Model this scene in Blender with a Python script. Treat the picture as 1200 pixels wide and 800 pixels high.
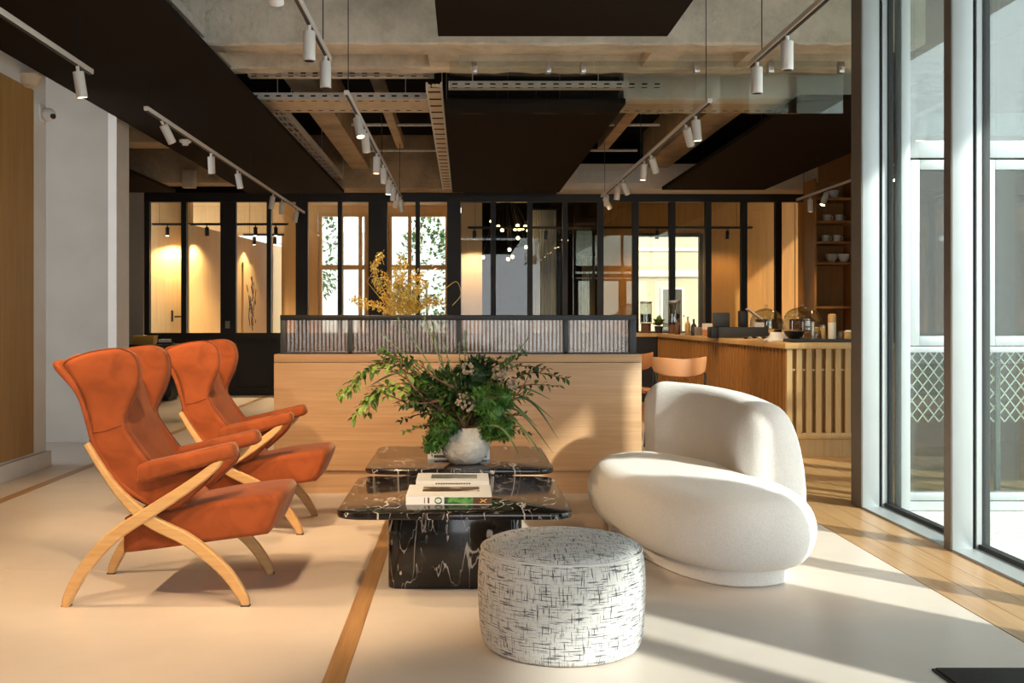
import bpy, bmesh, math, random
from mathutils import Vector, Matrix
random.seed(7)
for o in list(bpy.data.objects): bpy.data.objects.remove(o)
scene = bpy.context.scene
C = scene.collection

# ------------------------------------------------------------------ camera, world, sun, exposure
cam_d = bpy.data.cameras.new('camera'); cam = bpy.data.objects.new('camera', cam_d); C.objects.link(cam)
cam.location = (0, 0, 1.17); cam.rotation_euler = (math.pi/2, 0, 0)
cam_d.sensor_width = 36; cam_d.lens = 36.0
cam_d.shift_x = 56/1200; cam_d.shift_y = -27/1200
cam_d.clip_start = 0.05; cam_d.clip_end = 200
scene.camera = cam

w = bpy.data.worlds.new('world'); scene.world = w; w.use_nodes = True
bgn = w.node_tree.nodes['Background']
bgn.inputs['Color'].default_value = (0.95, 0.975, 1.0, 1); bgn.inputs['Strength'].default_value = 3.3

SUN_AZ = math.atan2(0.72, -0.69); SUN_EL = math.radians(31.5)
sd = bpy.data.lights.new('sun', 'SUN'); sd.energy = 6.5; sd.angle = math.radians(1.6); sd.color = (1.0, 0.95, 0.88)
sun = bpy.data.objects.new('sun', sd); C.objects.link(sun)
sdir = Vector((math.cos(SUN_AZ)*math.cos(SUN_EL), math.sin(SUN_AZ)*math.cos(SUN_EL), -math.sin(SUN_EL)))
sun.rotation_euler = sdir.to_track_quat('-Z', 'Y').to_euler(); sun.location = (12, -10, 10)

vs = scene.view_settings
vs.view_transform = 'Standard'; vs.look = 'None'; vs.gamma = 1.0; vs.use_curve_mapping = False
vs.exposure = 0.22
WARM = (1.0, 0.70, 0.40)
HEAD_W = 55.0          # watts of one track spot

# ------------------------------------------------------------------ materials
def new_mat(name):
    m = bpy.data.materials.new(name); m.use_nodes = True
    nt = m.node_tree; b = nt.nodes['Principled BSDF']
    return m, nt, b
def N(nt, t, **kw):
    n = nt.nodes.new(t)
    for k, v in kw.items():
        if k in n.inputs: n.inputs[k].default_value = v
        else: setattr(n, k, v)
    return n
def coords(nt, scale=(1, 1, 1), rot=(0, 0, 0), space='Object'):
    tc = N(nt, 'ShaderNodeTexCoord'); mp = N(nt, 'ShaderNodeMapping')
    mp.inputs['Scale'].default_value = scale; mp.inputs['Rotation'].default_value = rot
    nt.links.new(tc.outputs[space], mp.inputs['Vector']); return mp.outputs['Vector']
def ramp(nt, fac, stops):
    r = N(nt, 'ShaderNodeValToRGB'); e = r.color_ramp.elements
    while len(e) < len(stops): e.new(0.5)
    for i, (p, c) in enumerate(stops):
        e[i].position = p; e[i].color = (c[0], c[1], c[2], 1)
    nt.links.new(fac, r.inputs['Fac']); return r.outputs['Color']
def bump(nt, b, h, strength=0.2, dist=0.01):
    n = N(nt, 'ShaderNodeBump'); n.inputs['Strength'].default_value = strength; n.inputs['Distance'].default_value = dist
    nt.links.new(h, n.inputs['Height']); nt.links.new(n.outputs['Normal'], b.inputs['Normal'])
def plain(name, col, rough=0.5, metal=0.0, var=0.08, scale=6.0, bstr=0.0, bscale=60, spec=0.5):
    m, nt, b = new_mat(name)
    v = coords(nt); n = N(nt, 'ShaderNodeTexNoise', Scale=scale, Detail=4.0)
    nt.links.new(v, n.inputs['Vector'])
    lo = [c*(1-var) for c in col]; hi = [min(1, c*(1+var)) for c in col]
    nt.links.new(ramp(nt, n.outputs['Fac'], [(0.3, lo), (0.7, hi)]), b.inputs['Base Color'])
    b.inputs['Roughness'].default_value = rough; b.inputs['Metallic'].default_value = metal
    b.inputs['Specular IOR Level'].default_value = spec
    if bstr:
        n2 = N(nt, 'ShaderNodeTexNoise', Scale=bscale, Detail=3.0); nt.links.new(v, n2.inputs['Vector'])
        bump(nt, b, n2.outputs['Fac'], bstr, 0.004)
    return m
def wood(name, dark, light, axis='x', scale=1.0, rough=0.45, contrast=1.0, bstr=0.05):
    m, nt, b = new_mat(name)
    s = {'x': (0.6, 9, 9), 'y': (9, 0.6, 9), 'z': (9, 9, 0.6)}[axis]
    v = coords(nt, [k*scale for k in s])
    n = N(nt, 'ShaderNodeTexNoise', Scale=2.2, Detail=7.0, Roughness=0.62, Distortion=0.35); nt.links.new(v, n.inputs['Vector'])
    s2 = {'x': (1.5, 70, 70), 'y': (70, 1.5, 70), 'z': (70, 70, 1.5)}[axis]
    v2 = coords(nt, [k*scale for k in s2])
    n2 = N(nt, 'ShaderNodeTexNoise', Scale=1.0, Detail=3.0); nt.links.new(v2, n2.inputs['Vector'])
    mx = N(nt, 'ShaderNodeMix'); mx.data_type = 'FLOAT'; mx.inputs[0].default_value = 0.4
    nt.links.new(n.outputs['Fac'], mx.inputs[2]); nt.links.new(n2.outputs['Fac'], mx.inputs[3])
    h = 0.5-0.2/contrast; 
    nt.links.new(ramp(nt, mx.outputs[0], [(0.5-0.18, dark), (0.5+0.18, light)]), b.inputs['Base Color'])
    b.inputs['Roughness'].default_value = rough
    bump(nt, b, mx.outputs[0], bstr, 0.004)
    return m
def thin_glass(name, tint=(1, 1, 1), refl=0.06, rough=0.0, ior=1.45, body=0.0, body_col=(0.5, 0.5, 0.5)):
    m, nt, b = new_mat(name); nt.nodes.remove(b)
    out = nt.nodes['Material Output']
    tr = N(nt, 'ShaderNodeBsdfTransparent'); tr.inputs['Color'].default_value = (*tint, 1)
    gl = N(nt, 'ShaderNodeBsdfGlossy'); gl.inputs['Roughness'].default_value = rough
    lw = N(nt, 'ShaderNodeLayerWeight'); lw.inputs['Blend'].default_value = 0.5     # Schlick reflectance, the same from both sides
    pw5 = N(nt, 'ShaderNodeMath', operation='POWER'); pw5.inputs[1].default_value = 5.0; nt.links.new(lw.outputs['Facing'], pw5.inputs[0])
    ad = N(nt, 'ShaderNodeMath', operation='MULTIPLY_ADD'); ad.inputs[1].default_value = 0.75; ad.inputs[2].default_value = 0.02+refl; ad.use_clamp = True
    nt.links.new(pw5.outputs[0], ad.inputs[0])
    # light ripple so that the panes are not perfect mirrors
    n = N(nt, 'ShaderNodeTexNoise', Scale=1.3, Detail=1.0); nt.links.new(coords(nt), n.inputs['Vector'])
    bp = N(nt, 'ShaderNodeBump'); bp.inputs['Strength'].default_value = 0.02; bp.inputs['Distance'].default_value = 0.02
    nt.links.new(n.outputs['Fac'], bp.inputs['Height']); nt.links.new(bp.outputs['Normal'], gl.inputs['Normal'])
    mx = N(nt, 'ShaderNodeMixShader'); nt.links.new(ad.outputs[0], mx.inputs[0])
    nt.links.new(tr.outputs[0], mx.inputs[1]); nt.links.new(gl.outputs[0], mx.inputs[2])
    last = mx
    if body:
        df = N(nt, 'ShaderNodeBsdfDiffuse'); df.inputs['Color'].default_value = (*body_col, 1)
        tl = N(nt, 'ShaderNodeBsdfTranslucent'); tl.inputs['Color'].default_value = (*body_col, 1)
        m0 = N(nt, 'ShaderNodeMixShader'); m0.inputs[0].default_value = 0.6
        nt.links.new(df.outputs[0], m0.inputs[1]); nt.links.new(tl.outputs[0], m0.inputs[2])
        m1 = N(nt, 'ShaderNodeMixShader'); m1.inputs[0].default_value = body
        nt.links.new(mx.outputs[0], m1.inputs[1]); nt.links.new(m0.outputs[0], m1.inputs[2]); last = m1
    nt.links.new(last.outputs[0], out.inputs['Surface'])
    return m
def glow(name, col, strength):
    m, nt, b = new_mat(name)
    b.inputs['Base Color'].default_value = (*col, 1); b.inputs['Emission Color'].default_value = (*col, 1)
    b.inputs['Emission Strength'].default_value = strength
    return m
def velvet(name, col):
    m, nt, b = new_mat(name)
    v = coords(nt); n = N(nt, 'ShaderNodeTexNoise', Scale=9.0, Detail=5.0, Distortion=0.8); nt.links.new(v, n.inputs['Vector'])
    nt.links.new(ramp(nt, n.outputs['Fac'], [(0.32, [c*0.8 for c in col]), (0.7, [c*1.18 for c in col])]), b.inputs['Base Color'])
    b.inputs['Roughness'].default_value = 0.85; b.inputs['Sheen Weight'].default_value = 0.25
    b.inputs['Sheen Roughness'].default_value = 0.35; b.inputs['Sheen Tint'].default_value = (1.0, 0.72, 0.5, 1)
    b.inputs['Specular IOR Level'].default_value = 0.15
    n2 = N(nt, 'ShaderNodeTexNoise', Scale=260.0, Detail=1.0); nt.links.new(v, n2.inputs['Vector'])
    bump(nt, b, n2.outputs['Fac'], 0.12, 0.002)
    return m
def boucle(name, col):
    m, nt, b = new_mat(name)
    v = coords(nt); n = N(nt, 'ShaderNodeTexNoise', Scale=170.0, Detail=2.0); nt.links.new(v, n.inputs['Vector'])
    n3 = N(nt, 'ShaderNodeTexVoronoi', Scale=150.0); nt.links.new(v, n3.inputs['Vector'])
    nt.links.new(ramp(nt, n.outputs['Fac'], [(0.3, [c*0.88 for c in col]), (0.65, col)]), b.inputs['Base Color'])
    b.inputs['Roughness'].default_value = 0.95; b.inputs['Sheen Weight'].default_value = 0.25; b.inputs['Specular IOR Level'].default_value = 0.1
    bump(nt, b, n3.outputs['Distance'], 0.35, 0.004)
    return m
def tweed(name):
    m, nt, b = new_mat(name)
    def strokes(scale, lo, hi):
        v = coords(nt, scale); n = N(nt, 'ShaderNodeTexNoise', Scale=1.0, Detail=2.0, Roughness=0.6, Distortion=0.25); nt.links.new(v, n.inputs['Vector'])
        return ramp(nt, n.outputs['Fac'], [(lo, (1, 1, 1)), (hi, (0, 0, 0))])
    # cylinder-aware coordinates: angle * radius, height
    tc = N(nt, 'ShaderNodeTexCoord'); sep = N(nt, 'ShaderNodeSeparateXYZ'); nt.links.new(tc.outputs['UV'], sep.inputs[0])
    def st(sx, sy, lo, hi, off):
        mp = N(nt, 'ShaderNodeMapping'); mp.inputs['Scale'].default_value = (sx, sy, 1); mp.inputs['Location'].default_value = (off, off*1.7, 0)
        nt.links.new(tc.outputs['UV'], mp.inputs['Vector'])
        n = N(nt, 'ShaderNodeTexNoise', Scale=1.0, Detail=2.5, Roughness=0.65, Distortion=0.15); nt.links.new(mp.outputs[0], n.inputs['Vector'])
        return ramp(nt, n.outputs['Fac'], [(lo, (0, 0, 0)), (hi, (1, 1, 1))])
    a = st(12, 210, 0.555, 0.62, 0.0); c = st(210, 16, 0.57, 0.64, 5.0); d = st(330, 330, 0.50, 0.72, 11.0)
    mx = N(nt, 'ShaderNodeMix', data_type='RGBA', blend_type='LIGHTEN'); mx.inputs[0].default_value = 1
    nt.links.new(a, mx.inputs[6]); nt.links.new(c, mx.inputs[7])
    mx2 = N(nt, 'ShaderNodeMix', data_type='RGBA', blend_type='LIGHTEN'); mx2.inputs[0].default_value = 0.55
    nt.links.new(mx.outputs[2], mx2.inputs[6]); nt.links.new(d, mx2.inputs[7])
    col = ramp(nt, mx2.outputs[2], [(0.0, (0.66, 0.64, 0.61)), (0.9, (0.085, 0.085, 0.095))])
    nt.links.new(col, b.inputs['Base Color']); b.inputs['Roughness'].default_value = 0.95; b.inputs['Specular IOR Level'].default_value = 0.1
    bump(nt, b, mx2.outputs[2], 0.3, -0.003)
    return m
def marble(name):
    m, nt, b = new_mat(name)
    def veins(scale, rot, width, off):
        mp = N(nt, 'ShaderNodeMapping'); mp.inputs['Scale'].default_value = scale; mp.inputs['Rotation'].default_value = rot; mp.inputs['Location'].default_value = (off, off, off)
        tc = N(nt, 'ShaderNodeTexCoord'); nt.links.new(tc.outputs['Object'], mp.inputs['Vector'])
        n = N(nt, 'ShaderNodeTexNoise', Scale=1.0, Detail=3.0, Roughness=0.45, Distortion=0.3); nt.links.new(mp.outputs[0], n.inputs['Vector'])
        sb = N(nt, 'ShaderNodeMath', operation='SUBTRACT'); sb.inputs[1].default_value = 0.5; nt.links.new(n.outputs['Fac'], sb.inputs[0])
        ab = N(nt, 'ShaderNodeMath', operation='ABSOLUTE'); nt.links.new(sb.outputs[0], ab.inputs[0])
        k = N(nt, 'ShaderNodeTexNoise', Scale=0.9, Detail=2.0); nt.links.new(mp.outputs[0], k.inputs['Vector'])     # veins fade in and out
        md = N(nt, 'ShaderNodeMapRange'); md.inputs[1].default_value = 0.38; md.inputs[2].default_value = 0.66; md.inputs[3].default_value = 0.0; md.inputs[4].default_value = width
        nt.links.new(k.outputs['Fac'], md.inputs[0])
        df = N(nt, 'ShaderNodeMath', operation='SUBTRACT'); nt.links.new(md.outputs[0], df.inputs[0]); nt.links.new(ab.outputs[0], df.inputs[1])
        return ramp(nt, df.outputs[0], [(0.0, (0, 0, 0)), (0.006, (0.52, 0.48, 0.45))])
    a = veins((7.0, 3.2, 2.0), (0.25, 0.45, 0.5), 0.022, 1.3); c = veins((13.0, 7.0, 4.0), (-0.2, 0.35, -0.4), 0.014, 7.7)
    n2 = N(nt, 'ShaderNodeTexNoise', Scale=16.0, Detail=4.0); nt.links.new(coords(nt), n2.inputs['Vector'])
    base = ramp(nt, n2.outputs['Fac'], [(0.4, (0.006, 0.005, 0.005)), (0.75, (0.022, 0.018, 0.017))])
    m1 = N(nt, 'ShaderNodeMix', data_type='RGBA', blend_type='LIGHTEN'); m1.inputs[0].default_value = 1
    nt.links.new(a, m1.inputs[6]); nt.links.new(c, m1.inputs[7])
    m2 = N(nt, 'ShaderNodeMix', data_type='RGBA', blend_type='LIGHTEN'); m2.inputs[0].default_value = 1
    nt.links.new(m1.outputs[2], m2.inputs[6]); nt.links.new(base, m2.inputs[7])
    nt.links.new(m2.outputs[2], b.inputs['Base Color']); b.inputs['Roughness'].default_value = 0.09
    return m
def concrete(name, col, dark=0.62, scale=2.2):
    m, nt, b = new_mat(name)
    v = coords(nt); n = N(nt, 'ShaderNodeTexNoise', Scale=scale, Detail=9.0, Roughness=0.68); nt.links.new(v, n.inputs['Vector'])
    nt.links.new(ramp(nt, n.outputs['Fac'], [(0.3, [c*dark for c in col]), (0.55, col), (0.75, [min(1, c*1.2) for c in col])]), b.inputs['Base Color'])
    b.inputs['Roughness'].default_value = 0.9
    vo = N(nt, 'ShaderNodeTexVoronoi', Scale=9.0); nt.links.new(v, vo.inputs['Vector'])
    n2 = N(nt, 'ShaderNodeTexNoise', Scale=26.0, Detail=6.0); nt.links.new(v, n2.inputs['Vector'])
    bump(nt, b, n2.outputs['Fac'], 0.7, 0.02)
    return m
def floor_mat():
    m, nt, b = new_mat('pale_cement_floor')
    v = coords(nt); n = N(nt, 'ShaderNodeTexNoise', Scale=0.9, Detail=8.0, Roughness=0.6, Distortion=0.4); nt.links.new(v, n.inputs['Vector'])
    nt.links.new(ramp(nt, n.outputs['Fac'], [(0.3, (0.60, 0.515, 0.44)), (0.7, (0.70, 0.615, 0.535))]), b.inputs['Base Color'])
    n2 = N(nt, 'ShaderNodeTexNoise', Scale=7.0, Detail=6.0); nt.links.new(v, n2.inputs['Vector'])
    r = N(nt, 'ShaderNodeMapRange'); r.inputs[3].default_value = 0.26; r.inputs[4].default_value = 0.46
    nt.links.new(n2.outputs['Fac'], r.inputs[0]); nt.links.new(r.outputs[0], b.inputs['Roughness'])
    b.inputs['Specular IOR Level'].default_value = 0.4
    return m
def leaf_mat(name, a, b_):
    m, nt, b = new_mat(name)
    n = N(nt, 'ShaderNodeTexNoise', Scale=14.0, Detail=2.0); nt.links.new(coords(nt), n.inputs['Vector'])
    nt.links.new(ramp(nt, n.outputs['Fac'], [(0.35, a), (0.65, b_)]), b.inputs['Base Color'])
    b.inputs['Roughness'].default_value = 0.5
    return m
def brick_building(name):
    m, nt, b = new_mat(name)
    n = N(nt, 'ShaderNodeTexNoise', Scale=0.8, Detail=5.0); nt.links.new(coords(nt), n.inputs['Vector'])
    nt.links.new(ramp(nt, n.outputs['Fac'], [(0.3, (0.38, 0.40, 0.37)), (0.7, (0.48, 0.50, 0.46))]), b.inputs['Base Color'])
    b.inputs['Roughness'].default_value = 0.9
    return m

M = {}
M['floor'] = floor_mat()
M['plank'] = wood('oak_plank', (0.36, 0.19, 0.075), (0.56, 0.34, 0.16), 'y', 1.0, 0.28)
M['inlay'] = wood('oak_inlay', (0.30, 0.15, 0.055), (0.50, 0.28, 0.12), 'y', 1.4, 0.38)
M['oak'] = wood('oak_veneer_horizontal', (0.44, 0.245, 0.115), (0.59, 0.365, 0.195), 'x', 1.0, 0.45)
M['oakv'] = wood('oak_veneer_vertical', (0.42, 0.25, 0.11), (0.58, 0.37, 0.18), 'z', 1.0, 0.5)
M['oakpanel'] = wood('golden_oak_wall', (0.30, 0.155, 0.045), (0.44, 0.25, 0.085), 'z', 1.0, 0.5)
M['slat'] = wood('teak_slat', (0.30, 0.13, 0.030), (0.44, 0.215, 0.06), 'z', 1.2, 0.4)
M['slatlt'] = wood('light_oak_slat', (0.48, 0.29, 0.12), (0.62, 0.41, 0.19), 'z', 1.2, 0.45)
M['chairwood'] = wood('ash_wood', (0.50, 0.28, 0.105), (0.64, 0.39, 0.17), 'x', 2.0, 0.4)
M['plywood'] = wood('birch_wall', (0.55, 0.36, 0.16), (0.68, 0.47, 0.23), 'z', 1.0, 0.5)
M['amber'] = wood('amber_wood_wall', (0.27, 0.135, 0.035), (0.38, 0.205, 0.06), 'z', 1.0, 0.5)
M['velvet'] = velvet('rust_velvet', (0.27, 0.064, 0.019))
M['velvetdark'] = velvet('rust_velvet_piping', (0.19, 0.045, 0.014))
M['boucle'] = boucle('ivory_boucle', (0.80, 0.775, 0.745))
M['tweed'] = tweed('black_flecked_tweed')
M['marble'] = marble('black_marquina_marble')
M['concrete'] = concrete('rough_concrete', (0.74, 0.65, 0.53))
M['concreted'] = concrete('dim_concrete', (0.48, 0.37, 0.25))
M['blackpanel'] = plain('black_acoustic_panel', (0.018, 0.012, 0.0085), 0.95, var=0.25, scale=140, bstr=0.3, bscale=300, spec=0.1)
M['void'] = plain('black_painted_slab', (0.010, 0.009, 0.009), 0.95, spec=0.1)
M['blackmetal'] = plain('black_steel', (0.012, 0.012, 0.014), 0.45)
M['darkmetal'] = plain('anthracite_steel', (0.035, 0.040, 0.045), 0.45)
M['alu'] = plain('silver_anodised_aluminium', (0.40, 0.43, 0.44), 0.42, 0.35, var=0.03)
M['alubrown'] = plain('taupe_anodised_aluminium', (0.16, 0.125, 0.10), 0.5, 0.2, var=0.04)
M['gasket'] = plain('black_rubber_gasket', (0.014, 0.015, 0.016), 0.6)
M['white'] = plain('white_paint', (0.76, 0.73, 0.69), 0.6, var=0.03)
M['trackwhite'] = plain('white_powder_coat', (0.78, 0.74, 0.70), 0.5, var=0.02)
M['greywall'] = plain('warm_grey_plaster', (0.40, 0.37, 0.325), 0.85, var=0.05, scale=3)
M['galv'] = plain('galvanised_steel', (0.62, 0.59, 0.55), 0.5, 0.25, var=0.12, scale=20)
M['traybeige'] = plain('beige_warm_lit_tray', (0.60, 0.48, 0.34), 0.7, var=0.12, scale=10)  # plain beige; on the tray floors it carries their warm lighting
M['duct'] = plain('white_duct_board', (0.72, 0.66, 0.58), 0.7, var=0.05)
M['glass'] = thin_glass('clear_glass', (0.96, 0.98, 0.97), 0.02)
M['facadeglass'] = thin_glass('coated_facade_glass', (0.90, 0.95, 0.94), 0.02)
M['returnglass'] = thin_glass('reflective_glazing', (0.80, 0.86, 0.82), 0.14)
M['returnlow'] = thin_glass('green_tinted_glazing', (0.86, 0.92, 0.86), 0.03)
M['smokeglass'] = thin_glass('smoke_barrier_glass', (0.90, 0.93, 0.92), 0.05)
M['amberglass'] = thin_glass('bronze_glass', (0.93, 0.86, 0.72), 0.05)
M['reeded'] = thin_glass('reeded_glass', (0.84, 0.76, 0.70), 0.14, 0.06, 1.5, 0.16, (0.60, 0.46, 0.36))
M['jarglass'] = thin_glass('jar_glass', (0.95, 0.97, 0.96), 0.13, 0.02)
M['lens'] = glow('lamp_lens', (1.0, 0.80, 0.55), 9.0)
M['bulb'] = glow('warm_bulb', (1.0, 0.62, 0.22), 14.0)
M['leather'] = plain('tan_leather', (0.50, 0.22, 0.095), 0.5, var=0.08)
M['vase'] = concrete('stone_vase', (0.56, 0.54, 0.50), 0.6, 9.0)
M['leafA'] = leaf_mat('mid_green_leaf', (0.024, 0.062, 0.012), (0.075, 0.145, 0.03))
M['leafB'] = leaf_mat('dark_green_leaf', (0.012, 0.040, 0.010), (0.040, 0.090, 0.022))
M['leafC'] = leaf_mat('fresh_green_leaf', (0.07, 0.14, 0.016), (0.18, 0.28, 0.05))
M['moss'] = leaf_mat('bright_moss', (0.030, 0.10, 0.012), (0.085, 0.21, 0.028))
M['grass'] = leaf_mat('grey_green_blade', (0.075, 0.13, 0.055), (0.16, 0.22, 0.10))
M['berry'] = plain('pale_seed_head', (0.30, 0.24, 0.18), 0.8, var=0.2, scale=60)
M['twig'] = plain('brown_twig', (0.12, 0.055, 0.028), 0.8, var=0.2, scale=30)
M['yellow'] = leaf_mat('yellow_blossom', (0.80, 0.50, 0.05), (0.95, 0.76, 0.22))
M['soil'] = plain('matte_black_pot', (0.02, 0.018, 0.018), 0.6)
M['paper'] = plain('book_paper', (0.74, 0.73, 0.71), 0.6, var=0.02)
M['cover'] = plain('white_book_cover', (0.80, 0.79, 0.78), 0.35, var=0.01)
M['coir'] = plain('dark_coir_mat', (0.020, 0.018, 0.016), 0.95, var=0.3, scale=200, bstr=0.6, bscale=250)
M['pave'] = concrete('pale_paving', (0.62, 0.61, 0.57), 0.85, 1.2)
M['bldg'] = brick_building('pale_render'); M['garden'] = plain('grey_garden_wall', (0.42, 0.43, 0.42), 0.9)
M['ceramic'] = plain('white_ceramic', (0.75, 0.72, 0.68), 0.3, var=0.03)
M['cake'] = plain('chocolate_cake', (0.10, 0.040, 0.018), 0.7, var=0.3, scale=30)
M['sponge'] = plain('sponge_cake', (0.55, 0.33, 0.13), 0.8, var=0.15, scale=30)
M['curtain'] = thin_glass('sheer_curtain', (0.9, 0.92, 0.92), 0.0, 0.9, 1.01, 0.65, (0.80, 0.82, 0.80))
M['steel'] = plain('brushed_steel', (0.55, 0.53, 0.50), 0.3, 0.9, var=0.05)
M['shade'] = plain('yellow_card', (0.55, 0.33, 0.08), 0.7)
M['red'] = plain('terracotta_liquid', (0.35, 0.10, 0.03), 0.4)

# ------------------------------------------------------------------ mesh helpers
class MB:
    def __init__(s): s.v = []; s.f = []; s.uv = None
    def add(s, vs_, fs):
        o = len(s.v); s.v += [tuple(p) for p in vs_]; s.f += [tuple(i+o for i in f) for f in fs]; return s
    def box(s, x0, x1, y0, y1, z0, z1):
        return s.add([(x0,y0,z0),(x1,y0,z0),(x1,y1,z0),(x0,y1,z0),(x0,y0,z1),(x1,y0,z1),(x1,y1,z1),(x0,y1,z1)],
                     [(0,3,2,1),(4,5,6,7),(0,1,5,4),(1,2,6,5),(2,3,7,6),(3,0,4,7)])
    def bar(s, p0, p1, w_, h_, up=(0,0,1)):
        p0 = Vector(p0); p1 = Vector(p1); d = (p1-p0).normalized(); u = Vector(up)
        if abs(d.dot(u)) > 0.98: u = Vector((0,1,0))
        sx = d.cross(u).normalized()*w_/2; uz = sx.cross(d).normalized()*h_/2
        vs_ = [p+a*sx+b*uz for p in (p0, p1) for a, b in ((-1,-1),(1,-1),(1,1),(-1,1))]
        return s.add(vs_, [(0,1,2,3),(7,6,5,4),(0,4,5,1),(1,5,6,2),(2,6,7,3),(3,7,4,0)])
    def tube(s, pts, r, n=8, cap=True):
        pts = [Vector(p) for p in pts]; rs = r if isinstance(r, (list, tuple)) else [r]*len(pts)
        o = []; prev = None
        for i, p in enumerate(pts):
            d = (pts[min(i+1, len(pts)-1)]-pts[max(i-1, 0)])
            d = d.normalized() if d.length > 1e-9 else Vector((0,0,1))
            if prev is None:
                a = Vector((0,0,1)) if abs(d.z) < 0.9 else Vector((1,0,0))
                x = d.cross(a).normalized()
            else: x = (prev-d*prev.dot(d)).normalized()
            prev = x; y = d.cross(x)
            for k in range(n):
                t = 2*math.pi*k/n; o.append(p+(x*math.cos(t)+y*math.sin(t))*rs[i])
        fs = [(i*n+k, i*n+(k+1)%n, (i+1)*n+(k+1)%n, (i+1)*n+k) for i in range(len(pts)-1) for k in range(n)]
        if cap: fs += [tuple(reversed(range(n))), tuple((len(pts)-1)*n+k for k in range(n))]
        return s.add(o, fs)
    def lathe(s, prof, n=24, c=(0,0,0), axis='z'):
        o = []
        for r, z in prof:
            for k in range(n):
                t = 2*math.pi*k/n; a, b = r*math.cos(t), r*math.sin(t)
                o.append((c[0]+a, c[1]+b, c[2]+z) if axis == 'z' else (c[0]+a, c[1]+z, c[2]+b))
        fs = [(i*n+k, i*n+(k+1)%n, (i+1)*n+(k+1)%n, (i+1)*n+k) for i in range(len(prof)-1) for k in range(n)]
        if prof[0][0] > 1e-6: fs.append(tuple(reversed(range(n))))
        if prof[-1][0] > 1e-6: fs.append(tuple((len(prof)-1)*n+k for k in range(n)))
        return s.add(o, fs)
    def rings(s, rs, cap0=True, cap1=True):
        n = len(rs[0]); o = [p for r in rs for p in r]
        fs = [(i*n+k, i*n+(k+1)%n, (i+1)*n+(k+1)%n, (i+1)*n+k) for i in range(len(rs)-1) for k in range(n)]
        if cap0: fs.append(tuple(reversed(range(n))))
        if cap1: fs.append(tuple((len(rs)-1)*n+k for k in range(n)))
        return s.add(o, fs)
    def ball(s, c, r, n=8, m=5, sq=(1,1,1)):
        c = Vector(c); prof = [(r*math.sin(math.pi*i/m), -r*math.cos(math.pi*i/m)) for i in range(m+1)]
        prof[0] = (r*0.02, -r); prof[-1] = (r*0.02, r)
        o = []
        for rr, z in prof:
            for k in range(n):
                t = 2*math.pi*k/n; o.append((c.x+rr*math.cos(t)*sq[0], c.y+rr*math.sin(t)*sq[1], c.z+z*sq[2]))
        fs = [(i*n+k, i*n+(k+1)%n, (i+1)*n+(k+1)%n, (i+1)*n+k) for i in range(m) for k in range(n)]
        return s.add(o, fs)
    def build(s, name, mat, parent=None, smooth=False, bevel=0, seg=2, ang=35):
        me = bpy.data.meshes.new(name); me.from_pydata(s.v, [], s.f)
        bm = bmesh.new(); bm.from_mesh(me); bmesh.ops.recalc_face_normals(bm, faces=bm.faces)
        if bevel:
            bmesh.ops.remove_doubles(bm, verts=bm.verts, dist=1e-5)
            es = [e for e in bm.edges if len(e.link_faces) == 2 and e.calc_face_angle(0) > 0.5]
            bmesh.ops.bevel(bm, geom=es, offset=bevel, segments=seg, profile=0.5, affect='EDGES', clamp_overlap=True)
        bm.to_mesh(me); bm.free()
        me.materials.append(M[mat] if isinstance(mat, str) else mat)
        if smooth or bevel:
            for p in me.polygons: p.use_smooth = True
            try: me.set_sharp_from_angle(angle=math.radians(ang))
            except Exception: pass
        o = bpy.data.objects.new(name, me); C.objects.link(o)
        if parent: o.parent = parent
        return o
def tag(o, label, cat, group=None):
    o['label'] = label; o['category'] = cat
    if group: o['group'] = group
    return o
def thing(name, label, cat, loc=(0,0,0), rz=0, group=None):
    o = bpy.data.objects.new(name, None); C.objects.link(o); o.empty_display_size = 0.1
    o.location = loc; o.rotation_euler = (0, 0, rz); return tag(o, label, cat, group)
def struct(o): o['kind'] = 'structure'; return o
def sroot(name, loc=(0,0,0)):
    o = bpy.data.objects.new(name, None); C.objects.link(o); o.location = loc; return struct(o)
def stuff(o): o['kind'] = 'stuff'; return o
def link_copy(src, parent=None, loc=None, rot=None, scale=None):
    c = src.copy(); C.objects.link(c)
    if parent is not None: c.parent = parent
    if loc is not None: c.location = loc
    if rot is not None: c.rotation_euler = rot
    if scale is not None: c.scale = scale
    return c
def copy_tree(src, parent=None):
    kids = [k for k in src.children]
    c = src.copy(); C.objects.link(c); c.parent = parent
    for k in kids: copy_tree(k, c)
    return c
def catmull(pts, n=8, closed=False):
    P = [Vector(p) for p in pts]; out = []; m = len(P)
    for i in range(m if closed else m-1):
        if closed: a, b, c, d = P[(i-1)%m], P[i], P[(i+1)%m], P[(i+2)%m]
        else: a, b, c, d = P[max(i-1,0)], P[i], P[i+1], P[min(i+2,m-1)]
        for k in range(n):
            t = k/n; t2 = t*t; t3 = t2*t
            out.append(0.5*((2*b)+(c-a)*t+(2*a-5*b+4*c-d)*t2+(3*b-a-3*c+d)*t3))
    if not closed: out.append(P[-1].copy())
    return out
def PX(x, d): return (x-544)*d/1200.0        # photo measurements to metres at a known depth
def PZ(y, d): return 1.17-(y-373)*d/1200.0

# ================================================================== SETTING
# floor
fl = struct(MB().box(-7.0, 2.02, -3, 15.6, -0.12, 0.0).build('floor', 'floor'))
for x0, x1 in ((-0.457, -0.383), (-3.01, -2.935)):
    MB().box(x0, x1, -3, 15.55, -0.01, 0.0015).build('wood_inlay', 'inlay', fl)
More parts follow.
